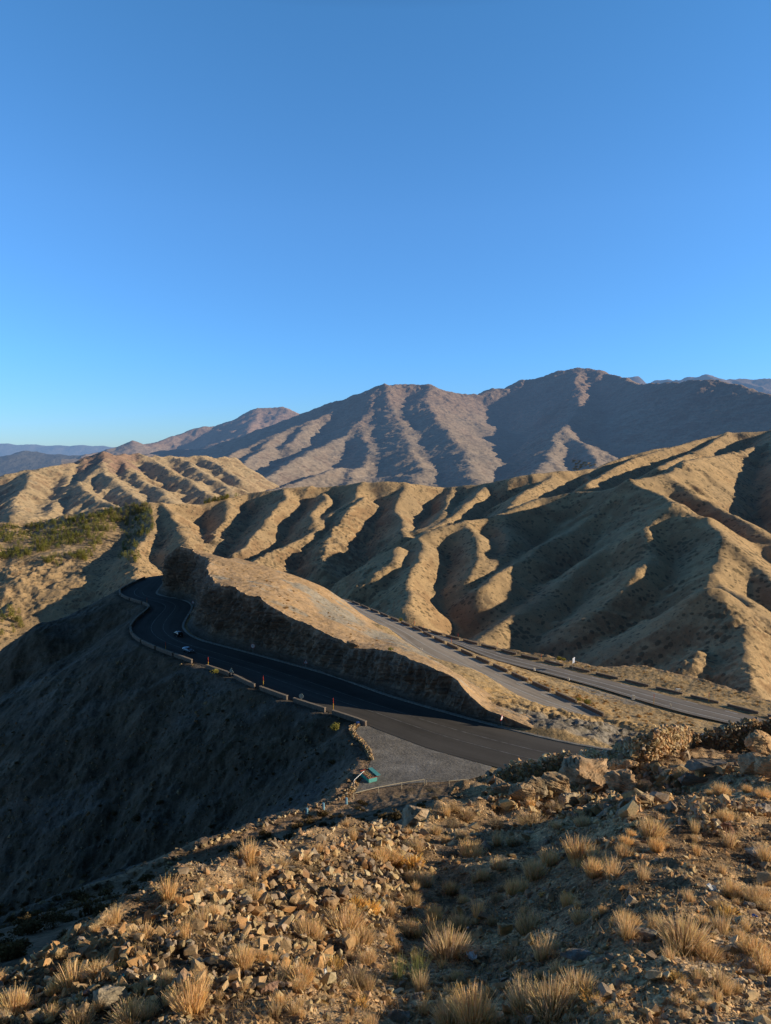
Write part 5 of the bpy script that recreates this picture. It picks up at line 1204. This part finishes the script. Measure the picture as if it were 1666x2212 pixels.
# the stall box: sloping tray of stones on a red and green body, hinged teal lid
sp_ = PZ(b_(268, 1152), ZR); r = empty('stall_box', sp_, R(-62))
mb = MB(); mb.box(0, 0, .72, 3.6, 1.7, .09); mb.obj('tray', m_rail, r)
MB().box(0, -.85, .42, 3.6, .06, .82).obj('side_panel', m_gr, r); MB().box(0, .85, .42, 3.6, .06, .82).obj('side_panel', m_aqua, r)
MB().box(-1.8, 0, .42, .06, 1.64, .82).obj('end_panel', m_rd, r); MB().box(1.8, 0, .42, .06, 1.64, .82).obj('end_panel', m_aqua, r)
fm = MB()
for a, b in (((-1.84, -.9, .86), (1.84, -.9, .86)), ((-1.84, .9, .86), (1.84, .9, .86)), ((-1.84, -.9, .86), (-1.84, .9, .86)), ((1.84, -.9, .86), (1.84, .9, .86))): fm.cyl(a, b, .07, n=6)
fm.obj('rim', m_rd, r)
MB().box(0, 1.25, 1.02, 3.6, .85, .05).obj('lid', m_aqua, r)
tag(r, 'low teal, green and red stall box at the corner of the gravel bench', 'stall')
rr_ = random.Random(3); it = []
for i in range(170):
    x_, y_ = rr_.uniform(-1.6, 1.6), rr_.uniform(-.72, .72); v_ = Vector((x_, y_, .84)); v_.rotate(Matrix.Rotation(R(-62), 3, 'Z')); it.append((sp_[0] + v_.x, sp_[1] + v_.y, sp_[2] + v_.z, rr_.uniform(.06, .13)))
tag(link('rubble', merge_stones(it, 8, cols=SC * 1.35), m_wall), kind='stuff', label='pale stones laid out on the stall box', cat='rubble')
# sagging painted railing beside the stall, over the drop
r = empty('railing', PZ(b_(185, 1230), ZR)); o = Vector(r.location)
pp = [Vector(PZ(b_(181, 1165), ZR + 1.0)) - o, Vector(PZ(b_(240, 1110), ZR + 1.0)) - o, Vector(PZ(b_(225, 1100), ZR + 1.2)) - o]
MB().cyl(pp[0], pp[1], .06).obj('rail', m_signw, r); MB().cyl((pp[0].x, pp[0].y, -1.2), pp[0], .05).obj('post', m_signw, r); MB().cyl((pp[1].x, pp[1].y, -.8), pp[1], .05).obj('post', m_signw, r)
tag(r, 'white railing over the drop beside the stall box', 'railing')
m_lb = flat_mat('pale_blue_paint', (.20, .42, .58), .6, 5, .25)
for x, y, lab in [(1497, 137, 'pale blue post by the end of the cream rail, nearest the stall'), (1398, 160, 'pale blue post on the dirt track, middle of three'), (1327, 182, 'pale blue post on the dirt track, lowest of three')]:
    q_ = c6(x, y); tag(MB().cyl((0, 0, -.3), (0, 0, .95), .22, .20, 12).obj('bollard', m_lb, None, loc=PZ(q_, ZR + .1)), lab, 'post')
tag(MB().box(0, 0, .3, .7, .5, .6, bevel=.05).obj('barrel', m_bluep, None, loc=PZ(a_(1500, 1200), ZR + .3)), 'small blue container at the end of the last parapet', 'container')
# the low wall at the corner of the bench
def low_wall(pts, hs, size, label, seed, f=b_, z0=ZR, mat=None, name='dry_stone_wall', cat='wall'):
    r = random.Random(seed); it = []; Q = [PZ(f(*p), z0) for p in pts]; L = sum((Vector(a) - Vector(b)).length for a, b in zip(Q, Q[1:])); n = int(L / (size * .8)); Q = resample(Q, n)
    for i, q in enumerate(Q):
        for j in range(-1, int(hs / (size * .7))):
            for t in (-1, 0, 1): it.append((q[0] + t * size * .8 + r.uniform(-.3, .3) * size, q[1] + r.uniform(-.3, .3) * size, q[2] + (j + .5) * size * .7, size * .6 * r.lognormvariate(0, .3)))
    return tag(link(name, merge_stones(it, seed, cols=SC * 1.05), m_wall), label, cat)
low_wall([(205, 838), (165, 850), (165, 875), (190, 905), (225, 935), (255, 975), (275, 1010), (280, 1040)], .8, .42, 'crooked low dry stone wall along the bowl side of the gravel bench', 31)
low_wall([(195, 1190), (170, 1225), (130, 1262), (90, 1280)], .3, .38, 'spill of loose stones at the near corner of the gravel bench', 32, name='stone_pile', cat='stone pile')
# stones edging the track
r_ = random.Random(5); it = []
for q_ in resample(trail_out[1:8], 120): it.append((q_[0] + r_.uniform(-.5, .5), q_[1] + r_.uniform(-.5, .5), nh(q_[0], q_[1]) + .15, r_.lognormvariate(math.log(.28), .35)))
tag(link('rubble', merge_stones(it, 9, cols=SC * 1.1), m_wall), kind='stuff', label='line of stones edging the dirt track', cat='rubble')
# rock fragments on the bowl wall
it = []
for _ in range(5200):
    ix, iy = rng.uniform(0, 800), rng.uniform(1420, 2100); u = ray(ix, iy); s_ = -u[2] / u[1]; uu = u[0] / u[1]
    j = int(np.searchsorted(NX[0] / NY[0], uu)); k_ = np.nonzero((NH[:, j] >= -s_ * NY[:, j]) & (NY[:, j] > 60))[0]
    if not len(k_): continue
    k_ = k_[0]
    if ins[k_, j] and NY[k_, j] > 140: continue
    it.append((NX[k_, j], NY[k_, j], NH[k_, j] + .05, min(r_.lognormvariate(math.log(.16), .55), .9)))
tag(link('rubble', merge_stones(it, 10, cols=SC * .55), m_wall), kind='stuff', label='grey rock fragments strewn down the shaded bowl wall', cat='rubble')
# boulder alone on the spur
p = on_spur(*b_(178, 362)); bm = hull(15, 1.9, 1.4, 1.5, 77, 3, .1, .1); V, Fc = bm_arrays(bm); c_ = np.repeat(np.array([[.34, .24, .16]]), len(V), 0)
tag(link('boulder', mesh_np('boulder', V, Fc, False, col=c_), m_boul2, None, (p[0], p[1], p[2] + .7)), 'single brown boulder on the brink of the rock face', 'boulder')

# ------------------------------------------------------------------ bushes and grass farther off
def leafy(seed, n, rx, rz, leaf, col):
    r = random.Random(seed); V = []; Fq = []; C = []
    lobes = [(r.uniform(-.5, .5) * rx, r.uniform(-.5, .5) * rx, r.uniform(.3, .7) * rz, r.uniform(.45, .7)) for _ in range(6)]
    for i in range(n):
        lx, ly, lz, lr = r.choice(lobes); d = Vector((r.gauss(0, 1), r.gauss(0, 1), r.gauss(0, 1))).normalized() * r.uniform(.7, 1) * lr
        p = Vector((lx + d.x * rx, ly + d.y * rx, max(lz + d.z * rz * .8, .02))); a = Vector((r.gauss(0, 1), r.gauss(0, 1), r.gauss(0, 1))).normalized() * leaf; b = a.orthogonal().normalized() * leaf * .6
        o = len(V); V += [p - a, p + b, p + a, p - b]; Fq.append((o, o + 1, o + 2, o + 3)); k = r.uniform(.6, 1.3) * (.6 + .5 * p.z / rz); C += [np.array(col) * k] * 4
    return mesh_np('bush', [tuple(v) for v in V], Fq, False, col=np.clip(np.array(C), 0, 1))
m_leaf = grass_mat('leaves', (1, 1, 1))
GB = [leafy(i, 420, .9, 1.0, .11, (.34, .33, .10)) for i in range(2)]; DB = [leafy(10 + i, 300, .55, .45, .07, (.15, .115, .06)) for i in range(4)]; SB = [leafy(20 + i, 240, .55, .40, .07, (.62, .40, .18)) for i in range(4)]
for m_ in GB + DB + SB: m_.materials.append(m_leaf)
def bush_at(p, s, ms, r, label, group=None, name='bush', cat='bush'):
    return tag(link(name, r.choice(ms), None, None, p, (0, 0, r.uniform(0, 6.28)), (s, s * r.uniform(.8, 1.2), s * r.uniform(.8, 1.1))), label, cat, group)
r_ = random.Random(31)
bush_at(PZ(a_(648, 893), ZR + .3), 1.35, GB, r_, 'olive green bush over the parapet beside the first snow pole', None, 'green_bush')
bush_at(PZ(a_(1368, 1240), ZR - .3), 1.7, GB, r_, 'round yellow-green bush on the bowl wall under the last parapet', None, 'green_bush')
for f, x, y, z_, s_, lab in [(c3, 398, 448, -84.5, 1.5, 'green bush left of the blue board, left of two'), (c3, 425, 450, -84.5, 1.2, 'green bush left of the blue board, right of two'), (c3, 508, 695, -76.5, 1.3, 'green bush at the end of the lower road parapets, left of two'), (c3, 556, 710, -75.5, 1.6, 'green bush at the end of the lower road parapets, right of two'), (b_, 465, 212, -83, 1.6, 'green bush behind the parapets at the far end of the lower road')]:
    bush_at(PZ(f(x, y), z_), s_, GB, r_, lab, None, 'green_bush')
bush_at(on_spur(*b_(395, 400)), .9, GB, r_, 'little green bush on the spur, right of the lone boulder', None, 'green_bush')
def scatter(n, poly, ms, s0, group, label, name, where=None, cat='bush', onspur=False, z_add=0):
    k_ = 0; xs2, ys2 = [p[0] for p in poly], [p[1] for p in poly]; tries = 0
    while k_ < n and tries < n * 30:
        tries += 1; qx, qy = r_.uniform(min(xs2), max(xs2)), r_.uniform(min(ys2), max(ys2))
        if not in_poly(np.array([qx]), np.array([qy]), poly)[0]: continue
        if onspur: p = on_spur(qx, qy)
        else:
            u = ray(qx, qy); s_ = -u[2] / u[1]; uu = u[0] / u[1]; j = int(np.searchsorted(NX[0] / NY[0], uu)); kk = np.nonzero((NH[:, j] >= -s_ * NY[:, j]) & (NY[:, j] > 26))[0]
            if not len(kk): continue
            if dr[kk[0], j] < 1.5: continue
            p = (NX[kk[0], j], NY[kk[0], j], NH[kk[0], j])
        bush_at((p[0], p[1], p[2] - .05), s0 * r_.lognormvariate(0, .3), ms, r_, label, group, name, cat); k_ += 1
scatter(170, [(-20, 1960), (330, 1890), (560, 1800), (760, 1735), (1000, 1712), (1040, 1690), (900, 1780), (780, 1800), (600, 1865), (350, 1950), (100, 2040), (-20, 2100)], DB, 1.0, 'low bushes on the shaded flank below the track', 'low dark cushion bush on the shaded flank below the dirt track', 'cushion_bush')
scatter(60, [(0, 1560), (300, 1480), (700, 1600), (740, 1700), (500, 1800), (200, 1930), (0, 2040)], DB, .9, 'bushes dotted on the bowl wall', 'small dark bush dotted on the shaded bowl wall', 'cushion_bush')
scatter(90, [b_(640, 330), b_(780, 372), b_(1000, 440), b_(1300, 560), b_(1500, 640), b_(1700, 700), b_(1666, 760), b_(1500, 700), b_(1200, 560), b_(900, 430)], SB, .85, 'straw tufts between the two lower roads', 'straw-yellow tussock on the strip between the two lower roads', 'tussock', cat='tussock')
scatter(50, [c3(600, 640), c3(800, 740), c3(980, 770), c3(1150, 780), c3(1200, 850), c3(900, 830), c3(720, 780)], SB, .75, 'straw tufts on the gravel below the valley road', 'straw-yellow tussock on the gravel before the tall sunlit wall', 'tussock', cat='tussock')
scatter(60, [c3(30, 385), c3(430, 455), c3(860, 485), c3(1150, 545), c3(1640, 690), c3(1640, 745), c3(1200, 650), c3(600, 520)], SB, .75, 'straw tufts beyond the valley road', 'straw-yellow tussock beyond the far parapet of the valley road', 'tussock', cat='tussock')
scatter(90, [a_(640, 240), a_(760, 215), a_(1160, 330), a_(1500, 540), a_(1660, 680), a_(1640, 775), a_(1300, 650), a_(900, 430), a_(740, 350)], SB, .62, 'straw tufts on the spur', 'straw-yellow tussock on the sloping top of the spur', 'tussock', cat='tussock', onspur=True)

# ------------------------------------------------------------------ the two cars
m_carS = flat_mat('car_silver', (.30, .34, .38), .25, 1, .05, .6, metal=.6); m_carB = flat_mat('car_black', (.012, .013, .016), .22, 1, .05, .6); m_glass = flat_mat('car_glass', (.012, .016, .022), .08, 1, .05, .8); m_tyre = flat_mat('tyre', (.02, .02, .02), .8, 4, .1); m_rim = flat_mat('rim', (.45, .46, .48), .35, 4, .1, metal=.8); m_lamp = flat_mat('headlamp', (.80, .82, .85), .15, 2, .05, .8); m_tail = flat_mat('tail_lamp', (.30, .01, .01), .2, 2, .05, .8); m_plate = flat_mat('plate', (.75, .75, .72), .5, 2, .05)
def car(loc, rz, paint, prof, L, W, label, roofc=None):
    """prof: side outline stations (x, z_sill, z_belt, z_roof, half width at belt, half width at roof)"""
    r = empty('car', loc, rz)
    bm = bmesh.new(); rings = []
    for x, zs, zb, zr, wb, wr in prof:
        ring = [(-wb * .92, zs), (-wb, zs + .12), (-wb * 1.0, zb - .12), (-wb * .95, zb), (-wr, zr - .05), (-wr * .86, zr), (wr * .86, zr), (wr, zr - .05), (wb * .95, zb), (wb, zb - .12), (wb, zs + .12), (wb * .92, zs)]
        rings.append([bm.verts.new((x, y, z)) for y, z in ring])
    for a, b in zip(rings, rings[1:]):
        for i in range(12): bm.faces.new((a[i], a[(i + 1) % 12], b[(i + 1) % 12], b[i]))
    bm.faces.new(rings[0]); bm.faces.new(rings[-1][::-1])
    bmesh.ops.recalc_face_normals(bm, faces=bm.faces); me = bpy.data.meshes.new('body'); bm.to_mesh(me); bm.free(); me.polygons.foreach_set('use_smooth', np.ones(len(me.polygons), bool))
    body = link('body', me, paint, r); sub = body.modifiers.new('s', 'SUBSURF'); sub.levels = sub.render_levels = 1
    # glazing: side bands and screens, a touch proud of the body
    cab = [p for p in prof if p[3] - p[2] > .3]
    def quad(name, pts, mat=m_glass, par=body): 
        c = sum((Vector(p) for p in pts), Vector()) / len(pts); return link(name, mesh_np(name, pts, [tuple(range(len(pts)))], False), mat, par)
    for s_ in (-1, 1):
        for nm, (p, q) in (('side_window', (cab[0], cab[len(cab) // 2])), ('side_window', (cab[len(cab) // 2], cab[-1]))):
            x0, x1 = p[0] + .05, q[0] - .05
            quad(nm, [(x0, s_ * (p[4] * .955 + .012), p[2] + .03), (x1, s_ * (q[4] * .955 + .012), q[2] + .03), (x1 - .02, s_ * (q[5] + .022), q[3] - .11), (x0 + .02, s_ * (p[5] + .022), p[3] - .11)])
    def screen(name, lo, hi, d):
        quad(name, [(lo[0] + d * .03, -lo[4] * .82, lo[2] + .05), (lo[0] + d * .03, lo[4] * .82, lo[2] + .05), (hi[0] + d * .06, hi[5] * .84, hi[3] - .03), (hi[0] + d * .06, -hi[5] * .84, hi[3] - .03)])
    iF = prof.index(cab[-1]); iR = prof.index(cab[0]); screen('windscreen', prof[iF + 1], cab[-1], 1); screen('rear_window', prof[iR - 1], cab[0], -1)
    xf, xr = prof[-1][0], prof[0][0]
    for s_ in (-1, 1):
        MB().box(xf - .10, s_ * W * .36, .66, .22, .34, .15, bevel=.03).obj('headlight', m_lamp, r); MB().box(xr + .08, s_ * W * .38, .80, .16, .22, .26, bevel=.03).obj('taillight', m_tail, r)
        MB().box(cab[-1][0] - .1, s_ * (W / 2 + .10), prof[iF][2] + .08, .16, .20, .13, bevel=.03).obj('mirror', paint, r)
    MB().box(xf + .01, 0, .45, .03, .5, .12).obj('number_plate', m_plate, r); MB().box(xr - .01, 0, .62, .03, .5, .12).obj('number_plate', m_plate, r)
    MB().box(xf - .02, 0, .60, .06, W * .5, .12).obj('grille', m_blk, r)
    for x in (L * .30, -L * .29):
        for s_ in (-1, 1):
            w_ = MB().cyl((0, -.11, 0), (0, .11, 0), .33, n=24).obj('wheel', m_tyre, r, True, loc=(x, s_ * (W / 2 - .10), .33)); MB().cyl((0, s_ * .112, 0), (0, s_ * .125, 0), .21, n=20).obj('rim', m_rim, w_)
    return tag(r, label, 'car')
hatch = [(-2.05, .40, .80, .86, .72, .62), (-1.98, .28, .92, 1.02, .84, .72), (-1.62, .22, .95, 1.36, .88, .64), (-1.0, .20, .95, 1.47, .89, .66), (-.1, .20, .95, 1.49, .89, .66), (.45, .20, .95, 1.40, .89, .63), (1.10, .20, .93, .99, .88, .74), (1.75, .24, .80, .88, .84, .70), (2.05, .34, .62, .70, .70, .58)]
suv = [(-2.15, .45, .95, 1.05, .80, .70), (-2.08, .34, 1.05, 1.45, .90, .72), (-1.75, .28, 1.07, 1.66, .92, .70), (-.8, .26, 1.07, 1.72, .93, .72), (.0, .26, 1.07, 1.71, .93, .72), (.45, .26, 1.07, 1.60, .93, .68), (1.05, .26, 1.05, 1.12, .92, .80), (1.85, .30, .95, 1.03, .90, .76), (2.15, .42, .74, .84, .78, .66)]
def heading(p, toward):
    c_ = (EL + ER) / 2; i = int(np.argmin(np.hypot(c_[:, 0] - p[0], c_[:, 1] - p[1]))); t = c_[min(i + 8, len(c_) - 1)] - c_[max(i - 8, 0)]; a = math.atan2(t[1], t[0]); return a if toward else a + math.pi
q1 = PZ(a_(481, 764), ZR + .12); q2 = PZ(a_(423, 668), ZR + .12)
car(q1, heading(q1, True), m_carS, hatch, 4.1, 1.76, 'silver-grey hatchback driving towards the camera on the shaded main road')
car(q2, heading(q2, False), m_carB, suv, 4.3, 1.86, 'black car seen from behind, driving away towards the far bend')

# ------------------------------------------------------------------ pines on the left hills, village under the big range
def tree_mesh(seed):
    r = random.Random(seed); V = []; Fq = []; C = []; H_ = 6.5
    for i in range(150):
        t = r.random() ** 1.15; z = 1.0 + t * (H_ - 1.1); rad = (1 - t) ** .55 * 1.9 * r.uniform(.45, 1.05) + .15; a = r.uniform(0, 6.283)
        p = Vector((rad * math.cos(a), rad * math.sin(a), z)); d = Vector((math.cos(a), math.sin(a), r.uniform(-.3, .5))).normalized() * r.uniform(.45, .8); b = Vector((-math.sin(a), math.cos(a), r.uniform(-.3, .3))) * r.uniform(.28, .5)
        o = len(V); V += [p - d * .4, p + b, p + d, p - b]; Fq.append((o, o + 1, o + 2, o + 3)); k = r.uniform(.55, 1.35); C += [np.array([.46, .46, .13]) * k] * 4
    n0 = len(Fq)
    for i in range(6):
        a0, a1 = i / 6 * 6.283, (i + 1) / 6 * 6.283; o = len(V); V += [(.22 * math.cos(a0), .22 * math.sin(a0), -.5), (.22 * math.cos(a1), .22 * math.sin(a1), -.5), (.05 * math.cos(a1), .05 * math.sin(a1), 5.2), (.05 * math.cos(a0), .05 * math.sin(a0), 5.2)]; Fq.append((o, o + 1, o + 2, o + 3)); C += [np.array([.10, .07, .045])] * 4
    me = mesh_np('pine_tree', [tuple(v) for v in V], Fq, False, col=np.clip(np.array(C), 0, 1)); me.materials.append(m_leaf); return me, np.array([tuple(v) for v in V]), np.array(Fq), np.array(C)
TR = [tree_mesh(200 + i) for i in range(5)]
MU = MX[0] / MY[0]
def hit_mid(px, py):
    u = ray(px, py); s_ = -u[2] / u[1]; j = int(np.clip(np.searchsorted(MU, u[0] / u[1]), 0, MX.shape[1] - 1)); k = np.nonzero((MH[:, j] >= -s_ * MY[:, j]) & (MY[:, j] > 380))[0]
    return None if not len(k) else (MX[k[0], j], MY[k[0], j], MH[k[0], j])
FZ = [([c4(-10, 742), c4(120, 742), c4(240, 720), c4(400, 695), c4(520, 662), c4(640, 645), c4(662, 690), c4(600, 720), c4(500, 730), c4(500, 760), c4(430, 830), c4(380, 900), c4(260, 920), c4(190, 900), c4(160, 870), c4(60, 890), c4(-10, 900)], 850, 'pines covering the slopes of the left hill', 'small bushy pine on the wooded left hill'),
      ([c4(500, 740), c4(620, 700), c4(665, 700), c4(665, 770), c4(600, 800), c4(600, 900), c4(500, 890), c4(540, 800)], 110, 'pines down the shaded gully of the left hill', 'small pine beside the shaded gully on the left hill'),
      ([c4(880, 640), c4(960, 610), c4(1060, 592), c4(1060, 602), c4(960, 630), c4(880, 650)], 60, 'pines along the crest in the middle', 'small pine in the row on the crest left of centre'),
      ([c4(-10, 1130), c4(60, 1090), c4(120, 1140), c4(130, 1190), c4(0, 1215)], 26, 'pines low at the left edge', 'small pine low at the left edge, above the lit knoll')]
cnt_t = 0; extra = []; cap = [150, 55, 40, 26]
for zi, (poly, n, grp, lab) in enumerate(FZ):
    k_ = 0; tries = 0; xs2, ys2 = [p[0] for p in poly], [p[1] for p in poly]; L_pts = []
    while k_ < n and tries < n * 20:
        tries += 1; qx, qy = r_.uniform(min(xs2), max(xs2)), r_.uniform(min(ys2), max(ys2))
        if not in_poly(np.array([qx]), np.array([qy]), poly)[0]: continue
        p = hit_mid(qx, qy)
        if p is None or (zi == 0 and fbm(np.array([p[0] / 38]), np.array([p[1] / 38]), 3, 501)[0] < r_.uniform(-.9, .25) + max(0, (qy - 1130) / 130)): continue
        L_pts.append((p[1], p, r_.uniform(.55, 1.15))); k_ += 1
    L_pts.sort(key=lambda t: t[0] / t[2])
    for i, (_, p, s_) in enumerate(L_pts):
        if i < cap[zi]: tag(link('pine_tree', r_.choice(TR)[0], None, None, (p[0], p[1], p[2] - .2), (0, 0, r_.uniform(0, 6.28)), (s_, s_, s_ * r_.uniform(.8, 1.15))), lab, 'tree', grp)
        else: extra.append((p, s_))
VV = []; FF = []; CC = []; o_ = 0
for p, s_ in extra:
    _, V, Fq, C = r_.choice(TR); VV.append(V * s_ + (p[0], p[1], p[2] - .2)); FF.append(Fq + o_); CC.append(C); o_ += len(V)
tag(link('forest', mesh_np('forest', np.concatenate(VV), np.concatenate(FF), False, col=np.clip(np.concatenate(CC), 0, 1)), m_leaf), kind='stuff', label='thin pine wood over the left hill', cat='wood')
# village
FU = FX[0] / FY[0]; m_adobe = flat_mat('adobe', (.60, .44, .30), .9, .2, .15); m_win = flat_mat('window_dark', (.04, .035, .03), .6, 1, .1)
def hit_far(px, py):
    u = ray(px, py); s_ = -u[2] / u[1]; j = int(np.clip(np.searchsorted(FU, u[0] / u[1]), 0, FX.shape[1] - 1)); k = np.nonzero((FH[:, j] >= -s_ * FY[:, j]))[0]
    return None if not len(k) else (FX[k[0], j], FY[k[0], j], FH[k[0], j])
HS = [(812, 462, 12), (826, 474, 13), (838, 464, 11), (846, 478, 15), (858, 470, 12), (866, 480, 13), (822, 486, 10), (842, 488, 12), (876, 474, 11), (884, 482, 12), (815, 496, 16), (834, 497, 11), (900, 478, 8)]
for i, (x, y, w_) in enumerate(HS):
    p = hit_far(*c5(x, y))
    if p is None: continue
    r = empty('house', (p[0], p[1], p[2] - 1), r_.uniform(-.5, .5)); k = p[1] / 2800; W_, D_, H_ = w_ * k * 1.1, 8 * k, r_.uniform(5, 7.5) * k
    wl = MB().box(0, 0, H_ / 2 - 3, W_, D_, H_ + 6).obj('wall', m_adobe, r); MB().box(0, 0, H_ + .25, W_ + .6, D_ + .6, .5).obj('roof', m_adobe, r)
    for xx in (-.28, .25): MB().box(xx * W_, -D_ / 2 - .03, H_ * .6, 1.1 * k, .08, 1.2 * k).obj('window', m_win, wl)
    tag(r, 'flat-roofed mud house in the far village under the big range', 'house', 'houses of the far village')
SKY_RAMP = [(0.0, (.58, .86, 1.35)), (.12, (.66, 1.22, 1.8)), (.30, (.88, 1.55, 2.1)), (.50, (.88, 1.72, 2.2)), (.62, (.34, .50, .58)), (1.0, (.10, .13, .15))]; SKY_STR = .12
# ------------------------------------------------------------------ camera, sun, sky
cam = bpy.data.cameras.new('camera'); co = bpy.data.objects.new('camera', cam); COL.objects.link(co)
co.location = (0, 0, 0); co.rotation_euler = (R(90) - PITCH, 0, 0)
cam.sensor_fit = 'VERTICAL'; cam.sensor_height = 24.0; cam.lens = 24.0 * FOC / 2212.0
cam.clip_start = .2; cam.clip_end = 120000; S.camera = co
SUN_EL, SUN_AZ = R(15.5), R(94)        # azimuth from +Y (the view) clockwise: the sun stands at the right
sd = Vector((math.sin(SUN_AZ) * math.cos(SUN_EL), math.cos(SUN_AZ) * math.cos(SUN_EL), math.sin(SUN_EL)))
sl = bpy.data.lights.new('sun', 'SUN'); sl.energy = 5.0; sl.angle = R(.5); sl.color = (1.0, .865, .655)
so = bpy.data.objects.new('sun', sl); COL.objects.link(so); so.rotation_euler = sd.to_track_quat('Z', 'Y').to_euler()
so.location = (0, 0, 60)
w = bpy.data.worlds.new('World'); S.world = w; w.use_nodes = True; nt = w.node_tree
for n in list(nt.nodes): nt.nodes.remove(n)
N = NT(nt)
sky = N.n('ShaderNodeTexSky', sky_type='NISHITA', sun_disc=False, sun_elevation=SUN_EL, sun_rotation=SUN_AZ, altitude=2200, air_density=1.0, dust_density=.6, ozone_density=2.0)
gx = N.n('ShaderNodeTexCoord').outputs['Generated']
zz = N.n('ShaderNodeSeparateXYZ', ins={0: gx}).outputs[2]
tint = N.ramp(zz, SKY_RAMP)
colr = N.mix(1.0, sky.outputs[0], tint, 'MULTIPLY')
# sky near the sun dimmed only to weaken the fill light in shade
dt = N.n('ShaderNodeVectorMath', operation='DOT_PRODUCT', ins={0: gx, 1: tuple(sd)}).outputs['Value']
colr = N.mix(1.0, colr, N.ramp(dt, [(.45, 1.0), (.85, .35)]), 'MULTIPLY')
by = N.n('ShaderNodeSeparateXYZ', ins={0: gx}).outputs[1]
colr = N.mix(1.0, colr, N.ramp(N.math('ADD', N.math('MULTIPLY', by, .5), .5), [(.30, (.46, .40, .34)), (.72, (1, 1, 1))]), 'MULTIPLY')  # sky behind the camera dimmed and warmed to deepen shade on facing slopes
bg = N.n('ShaderNodeBackground', ins={'Color': colr, 'Strength': SKY_STR})
ou = N.n('ShaderNodeOutputWorld'); nt.links.new(bg.outputs[0], ou.inputs[0])
S.view_settings.view_transform = 'Standard'; S.view_settings.look = 'None'; S.view_settings.exposure = 0; S.view_settings.gamma = 1
S.render.engine = 'CYCLES'; S.cycles.max_bounces = 4; S.cycles.diffuse_bounces = 2
S.cycles.use_denoising = True
